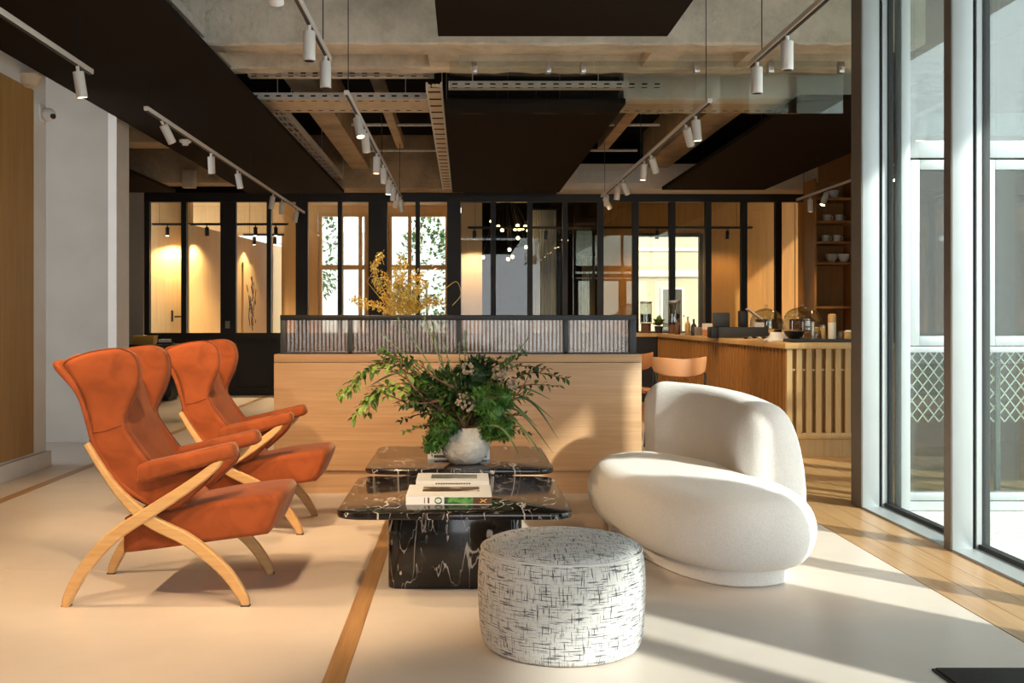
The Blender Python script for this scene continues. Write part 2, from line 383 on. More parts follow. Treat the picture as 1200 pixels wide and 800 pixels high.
# slab joints (thin recessed lines read as narrow dark strips)
for y in (2.2, 4.75, 7.3, 9.85, 12.4):
    MB().box(-3.31, 2.02, y, y+0.004, -0.01, 0.0006).build('slab_joint', 'traybeige', fl)
wf = sroot('floor_wood')
MB().box(2.02, 7.0, 6.3, 15.6, -0.12, -0.004).build('subfloor', 'inlay', wf)
MB().box(2.02, 2.62, -3, 6.3, -0.12, -0.004).build('subfloor', 'inlay', wf)
pw = 0.143
for i in range(3):
    x = 2.027+i*pw; y = -3+0.37*i
    while y < 6.4:
        L = 1.7+0.35*((i*3+int(y*2)) % 3); y1 = min(y+L, 6.4)
        MB().box(x, x+pw-0.003, y, y1-0.003, -0.02, 0.0).build('plank', 'plank', wf); y = y1
i = 0; x = 2.027
while x < 5.2:
    y = 6.4
    y += 0
    k = 0
    while y < 15.5:
        L = (1.1 if k == 0 else 2.2)+0.4*((i+k) % 3); y1 = min(y+L, 15.5)
        MB().box(x, x+pw-0.003, y, y1-0.003, -0.02, 0.0).build('plank', 'plank', wf); y = y1; k += 1
    x += pw; i += 1

# ceiling slab
struct(MB().box(-7.0, 2.62, -3, 15.6, 3.85, 4.1).build('ceiling', 'void'))
struct(MB().box(2.62, 7.0, 6.2, 15.6, 3.85, 4.1).build('ceiling_bar', 'void'))

# left walls
wl = sroot('wall_left')
MB().box(-3.55, -3.31, -3, 8.1, 0, 3.85).build('plaster', 'white', wl)
MB().box(-3.315, -3.30, -3, 7.85, 0.14, 2.92).build('oak_lining', 'oakpanel', wl)
for y in (1.0, 2.3, 3.6, 4.9, 6.2, 7.42):
    MB().box(-3.302, -3.2995, y, y+0.004, 0.14, 2.92).build('panel_joint', 'inlay', wl)
struct(MB().box(-3.315, -3.275, -3, 8.13, 0, 0.125).build('baseboard_left', 'white', bevel=0.004))
struct(MB().box(-3.55, -0.2, -3.0, -2.85, 0, 3.85).build('wall_daylight_blocker', 'greywall'))  # unseen wall behind the camera, added to cut daylight on the left
wn = sroot('wall_niche')
MB().box(-5.6, -3.37, 9.7, 10.0, 0, 3.85).build('plaster', 'greywall', wn)
MB().box(-3.37, -3.29, 9.69, 10.05, 0, 3.85).build('corner_trim', 'white', wn)
MB().box(-5.6, -5.45, 8.1, 9.7, 0, 3.85).build('plaster', 'greywall', wn)
struct(MB().box(-5.6, -5.4, 10.0, 15.9, 0, 3.85).build('wall_far_left', 'greywall'))
struct(MB().box(-5.4, -4.86, 15.5, 15.7, 0, 3.85).build('wall_back_left', 'greywall'))
struct(MB().box(-5.4, 5.4, 15.55, 15.8, 3.08, 3.85).build('wall_back_lintel', 'void'))
struct(MB().box(5.15, 5.4, 6.2, 15.8, 0, 3.85).build('wall_right', 'amber'))

# ---- black framed glazing along the back
D = 15.6
gl = sroot('window_1', (0, D, 0))
mull = [(168,176),(213,219),(259,277),(313,318),(347,361),(396,401),(432,454),(487,492),(524,540),(575,581),(618,624),(659,665),
        (700,707),(741,748),(784,791),(826,833),(868,875),(908,915),(950,972)]
X = lambda px: PX(px, D)
for a, b in mull:
    MB().box(X(a), X(b), -0.04, 0.05, 0.0, 2.94).build('mullion', 'blackmetal', gl)
MB().box(X(168), X(972), -0.05, 0.06, 2.94, 3.08).build('head_rail', 'blackmetal', gl)
MB().box(X(168), X(972), -0.045, 0.055, 0.86, 0.95).build('sill_rail', 'blackmetal', gl)
MB().box(X(168), X(972), -0.045, 0.055, 0.0, 0.12).build('bottom_rail', 'blackmetal', gl)
for i in range(len(mull)-1):
    a, b = mull[i][1], mull[i+1][0]
    MB().box(X(a), X(b), 0.0, 0.012, 0.95, 2.94).build('pane', 'glass' if b < 700 else 'amberglass', gl)
    MB().box(X(a), X(b), 0.0, 0.02, 0.12, 0.86).build('black_panel', 'blackmetal', gl)
MB().box(X(265), X(270), -0.06, -0.04, 1.02, 1.13).build('lock_plate', 'steel', gl)

# ---- right facade: aluminium mullions along X = 2.45 with glass at 2.6
fa = sroot('window_2')
for yf in (6.3, 5.14, 3.98, 2.82, 1.66, 0.5, -0.66, -1.82):
    MB().box(2.45, 2.555, yf, yf+0.05, 0, 3.85).build('mullion', 'alu', fa, bevel=0.004)
    MB().box(2.445, 2.452, yf+0.004, yf+0.17 if yf > 6 else yf+0.08, 0, 3.85).build('mullion_cheek', 'alubrown', fa)
    MB().box(2.555, 2.575, yf+0.02, yf+0.05, 0, 3.85).build('glazing_bead', 'gasket', fa)
    MB().box(2.575, 2.605, yf+0.005, yf+0.05, 0, 3.85).build('mullion_flange', 'alu', fa)
    MB().box(2.605, 2.64, yf, yf+0.06, 0, 3.85).build('gasket', 'gasket', fa)
MB().box(2.45, 2.60, -3, 6.35, 0, 0.012).build('sill', 'alu', fa)
MB().box(2.585, 2.625, -3, 6.3, 0.012, 0.035).build('bottom_gasket', 'gasket', fa)
MB().box(2.46, 2.66, -3, 6.35, 3.6, 3.85).build('head', 'alu', fa)
ys = [6.3, 5.14, 3.98, 2.82, 1.66, 0.5, -0.66, -1.82, -3]
for i in range(len(ys)-1):
    MB().box(2.610, 2.620, ys[i+1]+0.06, ys[i], 0.03, 3.6).build('pane', 'facadeglass', fa)
struct(MB().box(2.45, 2.62, 6.35, 6.47, 0, 3.85).build('column_corner', 'alubrown'))
struct(MB().box(2.44, 2.70, 2.25, 3.2, 0, 3.85).build('column_sun_blocker', 'alubrown'))  # unseen column, added to shade part of the floor from the sun

# ---- return glazing of the bar wing, facing the camera
rg = sroot('window_3', (0, 6.28, 0))
d3 = 6.28
Xr = lambda px: PX(px, d3); Zr = lambda py: PZ(py, d3)
def frame(x0, x1, z0, z1, y0, y1, t, name='frame_bar', mat='alu'):
    MB().box(x0, x0+t, y0, y1, z0, z1).build(name, mat, rg, bevel=0.003)
    MB().box(x1-t, x1, y0, y1, z0, z1).build(name, mat, rg, bevel=0.003)
    MB().box(x0+t, x1-t, y0, y1, z0, z0+t).build(name, mat, rg, bevel=0.003)
    MB().box(x0+t, x1-t, y0, y1, z1-t, z1).build(name, mat, rg, bevel=0.003)
zt0, zt1 = Zr(195), Zr(166)          # transom
zm0, zm1 = Zr(405), Zr(383)          # middle rail
bays = [(2.66, 3.12), (3.12, 3.82), (3.82, 4.52), (4.52, 5.15)]
for bi, (a, b) in enumerate(bays):
    MB().box(a, a+0.055, -0.05, 0.05, 0, 3.85).build('post', 'alu', rg, bevel=0.003)
    MB().box(a+0.055, b, -0.04, 0.04, Zr(186), zt1).build('transom', 'alu', rg, bevel=0.003)
    frame(a+0.06, b-0.005, zm0, Zr(188), -0.03, 0.03, 0.06)
    MB().box(a+0.055, b, -0.04, 0.04, zm0-0.04, zm0-0.004).build('middle_rail', 'alu', rg, bevel=0.003)
    MB().box(a+0.055, b, -0.04, 0.04, 0.06, 0.11).build('bottom_rail', 'alu', rg, bevel=0.003)
    MB().box(a+0.055, b, -0.035, 0.035, 0.0, 0.055).build('kick_plate', 'alu', rg)
    for z0, z1 in ((zt1, 3.6), (zm0+0.06, Zr(188)-0.06), (0.11, zm0-0.04)):
        MB().box(a+0.055, b, -0.006, 0.006, z0, z1).build('pane', 'returnglass' if z0 > 2 else 'returnlow', rg)
    MB().box(a+0.055, b, 0.06, 0.10, Zr(166)+0.05, Zr(130)).build('grey_spandrel', 'darkmetal', rg)
MB().box(2.62, 5.3, -0.05, 0.05, 3.6, 3.85).build('head', 'alu', rg)
# lock on the second sash
lk = MB().box(3.125, 3.18, -0.075, -0.05, 1.12, 1.29).build('lock_case', 'steel', rg, bevel=0.004)
MB().lathe([(0.018,0),(0.022,-0.012),(0.012,-0.03),(0.001,-0.031)], 14, (3.153, -0.075, 1.20), 'y').build('lock_knob', 'steel', lk, True)
# expanded metal screens behind the lower lights: real strands
ms = MB()
pw_, ph_ = 0.07, 0.045
for r in range(11):
    for c in range(18):
        x = 2.78+c*pw_*0.98+(pw_/2 if r % 2 else 0); z = 0.52+r*ph_
        for sx in (-1, 1):
            ms.bar((x, 0.16, z), (x+sx*pw_/2, 0.16, z+ph_), 0.006, 0.006)
scr = thing('mesh_screen', 'silver expanded-metal screen behind the lower glazing on the right', 'screen', (0, 6.28, 0))
stuff(ms.build('strands', 'steel', scr))
for x in (2.75, 3.35, 4.05):
    MB().bar((x, 0.16, 0.0), (x, 0.16, 1.0), 0.03, 0.03).build('upright', 'darkmetal', scr)
# ---- unseen canopy added to keep the high sun out, and ground
struct(MB().box(2.66, 4.42, -14, 6.2, 3.72, 4.05).build('ceiling_sun_blocker', 'white'))
struct(MB().box(2.63, 26, -14, 6.28, -0.2, -0.005).build('ground_street', 'pave'))
struct(MB().box(-9, 12, 16.0, 40, -0.2, -0.02).build('ground_rear', 'pave'))

# ================================================================== CEILING EQUIPMENT
def panel(label, x0, x1, y0, y1, z=3.0):
    t = thing('acoustic_panel', label, 'ceiling panel', ((x0+x1)/2, (y0+y1)/2, z), group='black ceiling panels')
    a, b = (x1-x0)/2, (y1-y0)/2
    MB().box(-a, a, -b, b, 0, 0.05).build('board', 'blackpanel', t, bevel=0.004)
    n = max(2, int((y1-y0)/2.5)+1)
    for k in range(n):
        yy = -b+0.15+(2*b-0.3)*k/(n-1)
        for xx in (-a+0.55, a-0.55):
            MB().tube([(xx, yy, 0.05), (xx, yy, 0.85)], 0.004, 5).build('hanger', 'darkmetal', t)
panel('long black ceiling panel running the full length on the left', -3.17, -1.76, 0.4, 15.0)
panel('black ceiling panel in the middle at the top edge of the picture', -0.17, 1.32, 2.0, 6.65)
panel('black ceiling panel in the middle behind the hanging glass', -0.17, 1.38, 8.75, 14.9)
panel('black ceiling panel above the wooden bar', 2.82, 4.28, 8.6, 14.6)
panel('small black ceiling panel beyond the pale wall corner', -5.3, -4.2, 10.3, 14.9)

# concrete beams
def beam(label, mat, x0, x1, y0, y1, z0, z1, name='concrete_beam', extra=None):
    o = MB().box(x0, x1, y0, y1, z0, z1).build(name, mat, bevel=0.012)
    return tag(o, label, 'beam')
bt = thing('concrete_beam', 'wide raw concrete beam crossing the ceiling above the seating', 'beam', (0, 0, 0))
def rough_box(mb, x0, x1, y0, y1, z0, z1, n=60, j=0.008):
    pr = [(y0, z1), (y0, z0+0.015), (y0+0.015, z0), (y1-0.015, z0), (y1, z0+0.015), (y1, z1)]
    rs = []
    for i in range(n+1):
        x = x0+(x1-x0)*i/n
        rs.append([(x, y+random.uniform(-j, j), z+(random.uniform(-j, j) if k not in (0, 5) else 0)) for k, (y, z) in enumerate(pr)])
    mb.rings(rs); return mb
rough_box(MB(), -3.1, 3.4, 7.55, 7.80, 3.19, 3.85).build('front_rib', 'concrete', bt)
rough_box(MB(), -3.1, 3.4, 8.28, 8.45, 3.19, 3.85).build('rear_rib', 'concrete', bt)
MB().box(-3.1, 3.4, 7.79, 8.29, 3.30, 3.85).build('soffit_infill', 'concrete', bt)
for x in (-0.16, 1.55, 2.3, -2.0):
    MB().box(x-0.12, x+0.12, 7.79, 8.29, 3.20, 3.31).build('cleat', 'concrete', bt)
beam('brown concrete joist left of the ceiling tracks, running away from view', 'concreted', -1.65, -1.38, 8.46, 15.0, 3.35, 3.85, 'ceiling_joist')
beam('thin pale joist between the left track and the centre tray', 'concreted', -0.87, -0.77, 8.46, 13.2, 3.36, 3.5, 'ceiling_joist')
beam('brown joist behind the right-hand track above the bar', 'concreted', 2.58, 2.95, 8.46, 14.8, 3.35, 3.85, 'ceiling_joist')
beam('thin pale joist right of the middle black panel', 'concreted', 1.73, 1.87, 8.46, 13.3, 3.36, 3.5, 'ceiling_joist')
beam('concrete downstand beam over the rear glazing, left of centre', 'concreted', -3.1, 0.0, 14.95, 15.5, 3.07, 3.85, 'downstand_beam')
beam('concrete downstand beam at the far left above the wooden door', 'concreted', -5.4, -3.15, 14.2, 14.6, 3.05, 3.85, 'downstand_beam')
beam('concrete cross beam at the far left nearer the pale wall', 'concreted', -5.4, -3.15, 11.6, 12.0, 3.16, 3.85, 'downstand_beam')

# white bulkhead with grille over the bar glazing
bk = thing('air_bulkhead', 'white air bulkhead with a grille above the rear glazing', 'bulkhead', (0, 14.9, 0))
MB().box(1.40, 5.15, 0, 0.6, 3.05, 3.42).build('casing', 'duct', bk, bevel=0.006)
MB().box(1.62, 2.70, -0.012, 0.0, 3.13, 3.32).build('grille_frame', 'white', bk)
for k in range(8):
    MB().bar((1.65, -0.016, 3.15+k*0.022), (2.67, -0.016, 3.15+k*0.022), 0.012, 0.006).build('grille_blade', 'galv', bk)
du = thing('air_duct', 'long white boxed duct behind the hanging glass screen', 'duct', (0, 9.0, 0))
MB().box(1.42, 3.45, 0, 0.22, 3.10, 3.34).build('casing', 'duct', du, bevel=0.006)
MB().box(1.40, 1.44, -0.01, 0.23, 3.09, 3.35).build('end_flange', 'duct', du)

# cable trays
def tray_x(label, x0, x1, y0, y1, z, h=0.06, under='traybeige'):
    t = thing('cable_tray', label, 'cable tray', (0, 0, z))
    MB().box(x0, x1, y0, y0+0.012, 0, h).build('side_rail', 'galv', t)
    MB().box(x0, x1, y1-0.012, y1, 0, h).build('side_rail', 'galv', t)
    MB().box(x0, x1, y0+0.012, y1-0.012, 0, 0.008).build('tray_floor', under, t)
    sl = MB(); n = int((x1-x0)/0.085)
    for k in range(n):
        x = x0+0.03+k*0.105
        sl.box(x, x+0.045, y0-0.002, y0+0.001, h*0.38, h*0.62)
        sl.box(x, x+0.045, y1-0.11, y1-0.09, -0.002, 0.001)
        if (y1-y0) > 0.3: sl.box(x, x+0.045, y0+0.07, y0+0.085, -0.002, 0.001)
    stuff(sl.build('slots', 'void', t))
    for x in (x0+0.2, x1-0.25):
        MB().tube([(x, (y0+y1)/2, h), (x, (y0+y1)/2, 3.85-z)], 0.004, 5).build('hanger', 'galv', t)
    return t
tray_x('perforated cable tray with tan underside left of centre', -1.95, -0.30, 9.3, 9.9, 3.16)
tray_x('perforated cable tray with tan underside right of the middle panel', 1.40, 2.99, 9.32, 9.92, 3.16)
tray_x('narrow slotted tray above the tan cable tray on the left', -1.85, -0.26, 8.75, 8.85, 3.24, 0.05, 'galv')
tray_x('slotted grey tray above the front edge of the middle panel', -0.13, 1.37, 8.50, 8.62, 3.09, 0.05, 'galv')
tray_x('upper slotted tray hung over the middle black panel', -0.13, 1.33, 8.64, 8.72, 3.30, 0.05, 'galv')
def tray_y(label, x0, x1, y0, y1, z, mat, rung, step=0.3):
    t = thing('ladder_tray', label, 'cable tray', (0, 0, z))
    for x in (x0, x1): MB().box(x-0.008, x+0.008, y0, y1, 0, 0.06).build('side_rail', 'galv', t)
    y = y0+0.1
    src = MB().box(x0+0.008, x1-0.008, -0.02, 0.02, 0.0, 0.014).build('rung', rung, t); src.location = (0, y, 0); y += step
    while y < y1-0.05:
        link_copy(src, t, (0, y, 0)); y += step
    n = 4
    for k in range(n):
        x = x0+(x1-x0)*(k+0.7)/(n+0.4)
        MB().tube([(x+0.01*math.sin(q*1.3+k), y0+(y1-y0)*q/14, 0.03+0.004*math.sin(q*2+k)) for q in range(15)], 0.016, 6).build('cable', mat, t, True)
    for yy in [y0+0.3+i*2.2 for i in range(int((y1-y0)/2.2)+1)]:
        MB().tube([(x1, yy, 0.06), (x1, yy, 3.85-z)], 0.004, 5).build('hanger', 'galv', t)
    return t
tray_y('ladder tray of cables above the left panel edge, at the top of the picture', -2.15, -1.88, 3.6, 7.4, 3.20, 'traybeige', 'galv', 0.2)
tray_y('long ladder tray of cables along the far edge of the left panel', -1.97, -1.73, 9.95, 14.6, 3.15, 'traybeige', 'galv')
tn = tray_y('narrow ladder tray with dark rungs left of the middle panel', -0.31, -0.19, 8.46, 15.0, 3.06, 'traybeige', 'void', 0.28)
MB().box(-0.305, -0.195, 8.46, 15.0, 0.003, 0.012).build('tray_floor', 'traybeige', tn)
# conduits
for y, z, x0, x1, lab in ((11.8, 3.40, -1.3, 2.25, 'thin white conduit crossing the ceiling, nearer one'), (13.6, 3.40, -1.3, 2.3, 'thin white conduit crossing the ceiling, farther one')):
    tag(MB().tube([(x0, y, z), (x1, y, z)], 0.018, 8).build('conduit', 'galv', None, True), lab, 'pipe')
bx_ = thing('junction_box', 'pale box fixed to the far-left concrete beam', 'box', (-3.80, 14.1, 0))
MB().box(-0.09, 0.09, 0, 0.1, 2.97, 3.22).build('case', 'traybeige', bx_, bevel=0.008)
MB().box(-0.07, 0.07, -0.008, 0, 2.99, 3.20).build('lid', 'traybeige', bx_)
# glass smoke barrier
sg = thing('glass_smoke_barrier', 'clear frameless glass sheet hung under the concrete beam', 'glass screen', (0, 8.05, 0))
xs = [-0.12, 1.02, 2.98]
for a, b in zip(xs, xs[1:]):
    MB().box(a+0.004, b-0.004, -0.006, 0.006, PZ(133, 8.05), 3.19).build('pane', 'smokeglass', sg)
for px in (556, 643, 684, 818, 905, 988):
    x = PX(px, 8.0)
    c = MB().box(x-0.022, x+0.022, -0.03, 0.03, 3.095, 3.185).build('clamp', 'steel', sg, bevel=0.006)
    MB().lathe([(0.014,0),(0.014,-0.012),(0.001,-0.012)], 10, (x, -0.03, 3.125), 'y').build('bolt', 'steel', c)

# track lights
head_me = None
def track(label, x, y0, y1, heads, z=2.70, mat='trackwhite', L=0.15, power=HEAD_W, color=WARM, hang=3.85, spot=True, axis='y', cables=None):
    """heads: list of (position along the rail, tilt x, tilt y, lit)"""
    t = thing('track_light', label, 'track light', (x, 0, z) if axis == 'y' else (0, x, z), group='ceiling track lights')
    def at(s, zz=0, off=0): return (off, s, zz) if axis == 'y' else (s, off, zz)
    a, b = at(y0), at(y1)
    r = MB()
    r.bar(at(y0, 0.022, 0), at(y1, 0.022, 0), 0.034, 0.03).build('rail', mat, t, bevel=0.002)
    MB().bar(at(y0+0.02, 0.004), at(y1-0.02, 0.004), 0.016, 0.008).build('conductor_slot', 'blackmetal', t)
    for s in (cables or [y0+0.12, (y0+y1)/2, y1-0.25]):
        MB().tube([at(s, 0.035), at(s, hang-z)], 0.0035, 5).build('suspension_cable', 'blackmetal', t)
    for h in heads:
        s, tx, ty, lit = h[:4]; pw = h[4] if len(h) > 4 else power; cone = h[5] if len(h) > 5 else 62
        hd = MB().tube([(0,0,0.012),(0,0,-0.03)], 0.011, 8).lathe([(0.030,-0.03),(0.033,-0.034),(0.033,-0.034-L),(0.029,-0.036-L)], 18).build('lamp_head', mat, t, True, ang=50)
        hd.location = at(s, 0); hd.rotation_euler = (tx, ty, 0)
        ln = MB().lathe([(0.026,-0.0362-L),(0.001,-0.0362-L)], 18).build('lens', 'lens' if lit else 'ceramic', hd)
        if lit and pw > 0:
            ld = bpy.data.lights.new('spot_lamp', 'SPOT'); ld.energy = pw; ld.color = color; ld.spot_size = math.radians(cone); ld.spot_blend = 0.55
            ld.shadow_soft_size = 0.035
            lo = bpy.data.objects.new('spot_lamp', ld); C.objects.link(lo); lo.parent = hd; lo.location = (0, 0, -0.05-L)
    return t
def aim(x, y, tx, ty, tz=0.3, z=2.7):
    """rotation (rx, ry) turning a downward head at (x, y, z) towards a target"""
    d = Vector((tx-x, ty-y, tz-z)); 
    ry = math.atan2(-d.x, -d.z)   # about y moves -z towards -x for positive ry
    rx = math.atan2(d.y, math.hypot(d.x, d.z))
    return rx, ry
def H(x, y, tx, ty, tz=0.3, pw=HEAD_W, cone=62):
    rx, ry = aim(x, y, tx, ty, tz); return (y, rx, ry, True, pw, cone)
XL, XC, XR = -2.35, -0.81, 1.75
track('white track light on the left nearest the viewer, one lit head', XL, 1.2, 6.45,
      [H(XL, 6.22, -2.1, 6.6), H(XL, 4.0, -1.2, 5.0, 0.4, 130, 70), H(XL, 2.5, -1.5, 4.3, 0.3, 130, 80)], hang=2.995)
track('long white track light running under the left black panel', XL, 7.56, 15.0,
      [H(XL, 7.95, -1.4, 9.2), H(XL, 9.5, -2.4, 10.2), H(XL, 10.6, -2.0, 11.0), H(XL, 12.6, -2.8, 13.0), H(XL, 13.2, -2.5, 13.8), H(XL, 14.4, -2.9, 15.2)], hang=2.995)
track('white track light at the top, left of the middle', XC, 1.6, 6.12,
      [(5.35, 0, 0, False), (5.98, 0, 0, False), H(XC, 3.0, -0.35, 4.7, 0.2, 90, 50), H(XC, 2.3, -1.25, 4.4, 0.3, 190, 60), H(XC, 4.4, -1.1, 6.3, 0.3, 170, 65)])
track('white track light in the centre of the ceiling leading to the glazing', XC, 7.03, 13.1,
      [H(XC, 7.7, -0.5, 7.25, 1.2, 110, 50), H(XC, 8.3, -0.6, 8.8), H(XC, 9.5, -0.9, 9.7), H(XC, 10.2, -0.7, 10.6), H(XC, 11.1, -1.0, 11.2), H(XC, 11.7, -0.9, 12.2), H(XC, 12.5, -1.4, 13.6), H(XC, 12.95, -0.6, 13.9)])
track('white track light at the upper right below the concrete beam', XR, 1.6, 6.27,
      [(5.55, 0, 0, False), (6.12, 0, 0, False), H(XR, 3.4, 1.6, 5.2, 0.3, 40, 60)])
track('white track light on the right running towards the bar', XR, 7.29, 13.0,
      [H(XR, 7.75, 2.0, 7.9), H(XR, 8.1, 2.75, 9.5, 0.4, 130), H(XR, 9.6, 2.75, 11.0, 0.4, 130), H(XR, 9.95, 1.6, 10.2), H(XR, 11.3, 2.75, 12.6, 0.5, 110), H(XR, 11.6, 1.5, 12.0), H(XR, 12.6, 2.0, 14.6, 1.0), H(XR, 12.85, 2.9, 13.8, 0.9, 90)])
track('short white track light behind the bar at the far right', 4.36, 9.2, 13.4, [H(4.3, 12.9, 4.4, 13.2), H(4.3, 12.3, 3.6, 12.0, 0.9), H(4.3, 10.2, 3.4, 9.8, 0.9)], hang=3.85)

# security camera and dome on the left wall
sc = thing('security_camera', 'small white round camera on the left wall frame', 'camera', (-3.31, 8.0, 2.77))
MB().box(0, 0.02, -0.06, 0.06, -0.07, 0.07).build('base', 'white', sc, bevel=0.006)
MB().ball((0.06, 0, -0.01), 0.055, 16, 10).build('dome', 'white', sc, True)
MB().tube([(0.09, -0.02, -0.02), (0.118, -0.03, -0.03)], 0.02, 12).build('lens', 'darkmetal', sc, True)
cd = thing('dome_fixture', 'shallow cream dome fixture above the left wall frame', 'ceiling light', (-3.27, 7.7, 2.99))
MB().lathe([(0.085, 0.0), (0.082, -0.03), (0.06, -0.07), (0.025, -0.085), (0.002, -0.088)], 24).build('dome', 'traybeige', cd, True)
MB().lathe([(0.09, -0.005), (0.09, 0.008), (0.001, 0.008)], 24).build('rim', 'traybeige', cd)

sm_ = thing('smoke_detector', 'small white smoke detector under the left black panel', 'smoke detector', (-2.86, 10.5, 2.998))
MB().lathe([(0.06, 0.0), (0.06, -0.02), (0.045, -0.03), (0.001, -0.03)], 20).build('base', 'trackwhite', sm_, True)
MB().lathe([(0.035, -0.03), (0.03, -0.055), (0.001, -0.058)], 16).build('sensor', 'trackwhite', sm_, True)
# ================================================================== WOODEN PARTITION WITH REEDED GLASS SCREEN
d4 = 6.82
pt = thing('wood_partition', 'long low oak partition with a pale top behind the marble tables', 'partition', (0, d4, 0))
x0, x1 = PX(321, d4), PX(752, d4); zt = PZ(415, d4)
MB().box(x0+0.0, x1-0.0, 0.03, 0.62, 0.0, PZ(552, d4)).build('plinth', 'oak', pt)
MB().box(x0, x1, 0.0, 0.65, PZ(552, d4)+0.004, zt-0.055).build('front_board', 'oak', pt, bevel=0.003)
MB().box(x0, x1, 0.0, 0.65, zt-0.052, zt).build('top_board', 'oak', pt, bevel=0.003)
sc = thing('reeded_glass_screen', 'low reeded glass screen in a black frame on the oak partition', 'screen', (0, d4+0.06, zt))
ds = d4+0.06; sx = lambda p: PX(p, ds); hS = PZ(369, ds)-zt
for a, b in ((329, 335), (408, 413), (535, 541), (660, 666), (737, 745)):
    MB().box(sx(a), sx(b), -0.02, 0.02, 0.0, hS-0.032).build('post', 'darkmetal', sc, bevel=0.002)
MB().box(sx(329), sx(745), -0.025, 0.025, hS-0.035, hS).build('top_rail', 'blackmetal', sc, bevel=0.002)
MB().box(sx(335), sx(737), -0.02, 0.02, 0.0, 0.012).build('bottom_rail', 'darkmetal', sc)
for a, b in ((335, 408), (413, 535), (541, 660), (666, 737)):
    xa, xb = sx(a), sx(b); n = max(4, int((xb-xa)/0.026)); st = (xb-xa)/n
    front = []
    for k in range(n):
        for q in range(5):
            t = q/5; front.append((xa+(k+t)*st, -0.004-0.006*math.sin(math.pi*t)))
    front.append((xb, -0.004))
    ring0 = [(x, y, 0.012) for x, y in front]+[(xb, 0.003, 0.012), (xa, 0.003, 0.012)]
    ring1 = [(x, y, hS-0.034) for x, y, _ in ring0]
    MB().rings([ring0, ring1]).build('reeded_pane', 'reeded', sc, True, ang=60)

# ================================================================== RUST VELVET ARMCHAIRS
def resample(P, step):
    m = len(P); L_ = [0.0]
    for i in range(m): L_.append(L_[-1]+(P[(i+1)%m]-P[i]).length)
    n = max(24, int(L_[-1]/step)); out = []; k = 0
    for i in range(n):
        t = L_[-1]*i/n
        while L_[k+1] < t: k += 1
        f = (t-L_[k])/max(1e-9, L_[k+1]-L_[k]); out.append(P[k].lerp(P[(k+1)%m], f))
    return out
def extr(outline, y0, y1, r, name, mat, parent, n=5, puff=0.0):
    """rounded slab: closed XZ outline swept along y with a rounded rim; the rim is inset step by step and smoothed so it never folds"""
    from mathutils.geometry import tessellate_polygon
    P = resample([Vector((p[0], p[1])) for p in outline], 0.011); m = len(P)
    area = sum(P[i].x*P[(i+1)%m].y-P[(i+1)%m].x*P[i].y for i in range(m)); sgn = 1 if area > 0 else -1
    levels = [P]; cur = P; sub = 4
    ins_prev = 0.0
    for i in range(1, n+1):
        ins = r*(1-math.cos(math.pi/2*i/n)); step = (ins-ins_prev)/sub; ins_prev = ins
        for q in range(sub):
            nx = []
            for k in range(m):
                t = cur[(k+1)%m]-cur[(k-1)%m]; t = t.normalized() if t.length > 1e-9 else Vector((1, 0))
                nx.append(cur[k]-Vector((t.y, -t.x))*sgn*step)
            cur = [nx[k]*0.5+(nx[(k+1)%m]+nx[(k-1)%m])*0.25 for k in range(m)]
        levels.append(cur)
    rs = []
    for i in range(n, -1, -1): rs.append([(p.x, y0+r*(1-math.sin(math.pi/2*i/n)), p.y) for p in levels[i]])
    for i in range(0, n+1): rs.append([(p.x, y1-r*(1-math.sin(math.pi/2*i/n)), p.y) for p in levels[i]])
    mb = MB(); mb.rings(rs, False, False)
    tri = tessellate_polygon([[Vector((p.x, p.y, 0)) for p in levels[n]]])
    last = (len(rs)-1)*m
    for t in tri:
        mb.f.append(tuple(t)); mb.f.append(tuple(last+k for k in reversed(t)))
    return mb.build(name, mat, parent, True, ang=60)
def strip(path, widths, y0, y1, name, mat, parent):
    """bent wooden member in an XZ plane, thickness widths along the path, y0..y1 wide"""
    P = catmull([(p[0], 0, p[1]) for p in path], 8); n = len(P); rs = []
    ws = []
    for i in range(n):
        t = i/(n-1)*(len(widths)-1); k = min(int(t), len(widths)-2); ws.append(widths[k]+(widths[k+1]-widths[k])*(t-k))
    b = 0.006
    for i in range(n):
        d = (P[min(i+1, n-1)]-P[max(i-1, 0)]).normalized(); q = Vector((-d.z, 0, d.x))*ws[i]/2
        c = P[i]; qq = q*(1-2*b/ws[i])
        rs.append([tuple(c+qq+Vector((0,y0,0))), tuple(c+q+Vector((0,y0+b,0))), tuple(c+q+Vector((0,y1-b,0))), tuple(c+qq+Vector((0,y1,0))),
                   tuple(c-qq+Vector((0,y1,0))), tuple(c-q+Vector((0,y1-b,0))), tuple(c-q+Vector((0,y0+b,0))), tuple(c-qq+Vector((0,y0,0)))])
    return MB().rings(rs).build(name, mat, parent, True, ang=30)
OX = -1.28      # local origin of the chair (x), y measured from the near frame plane
def L(p): return (p[0]-OX, p[1])
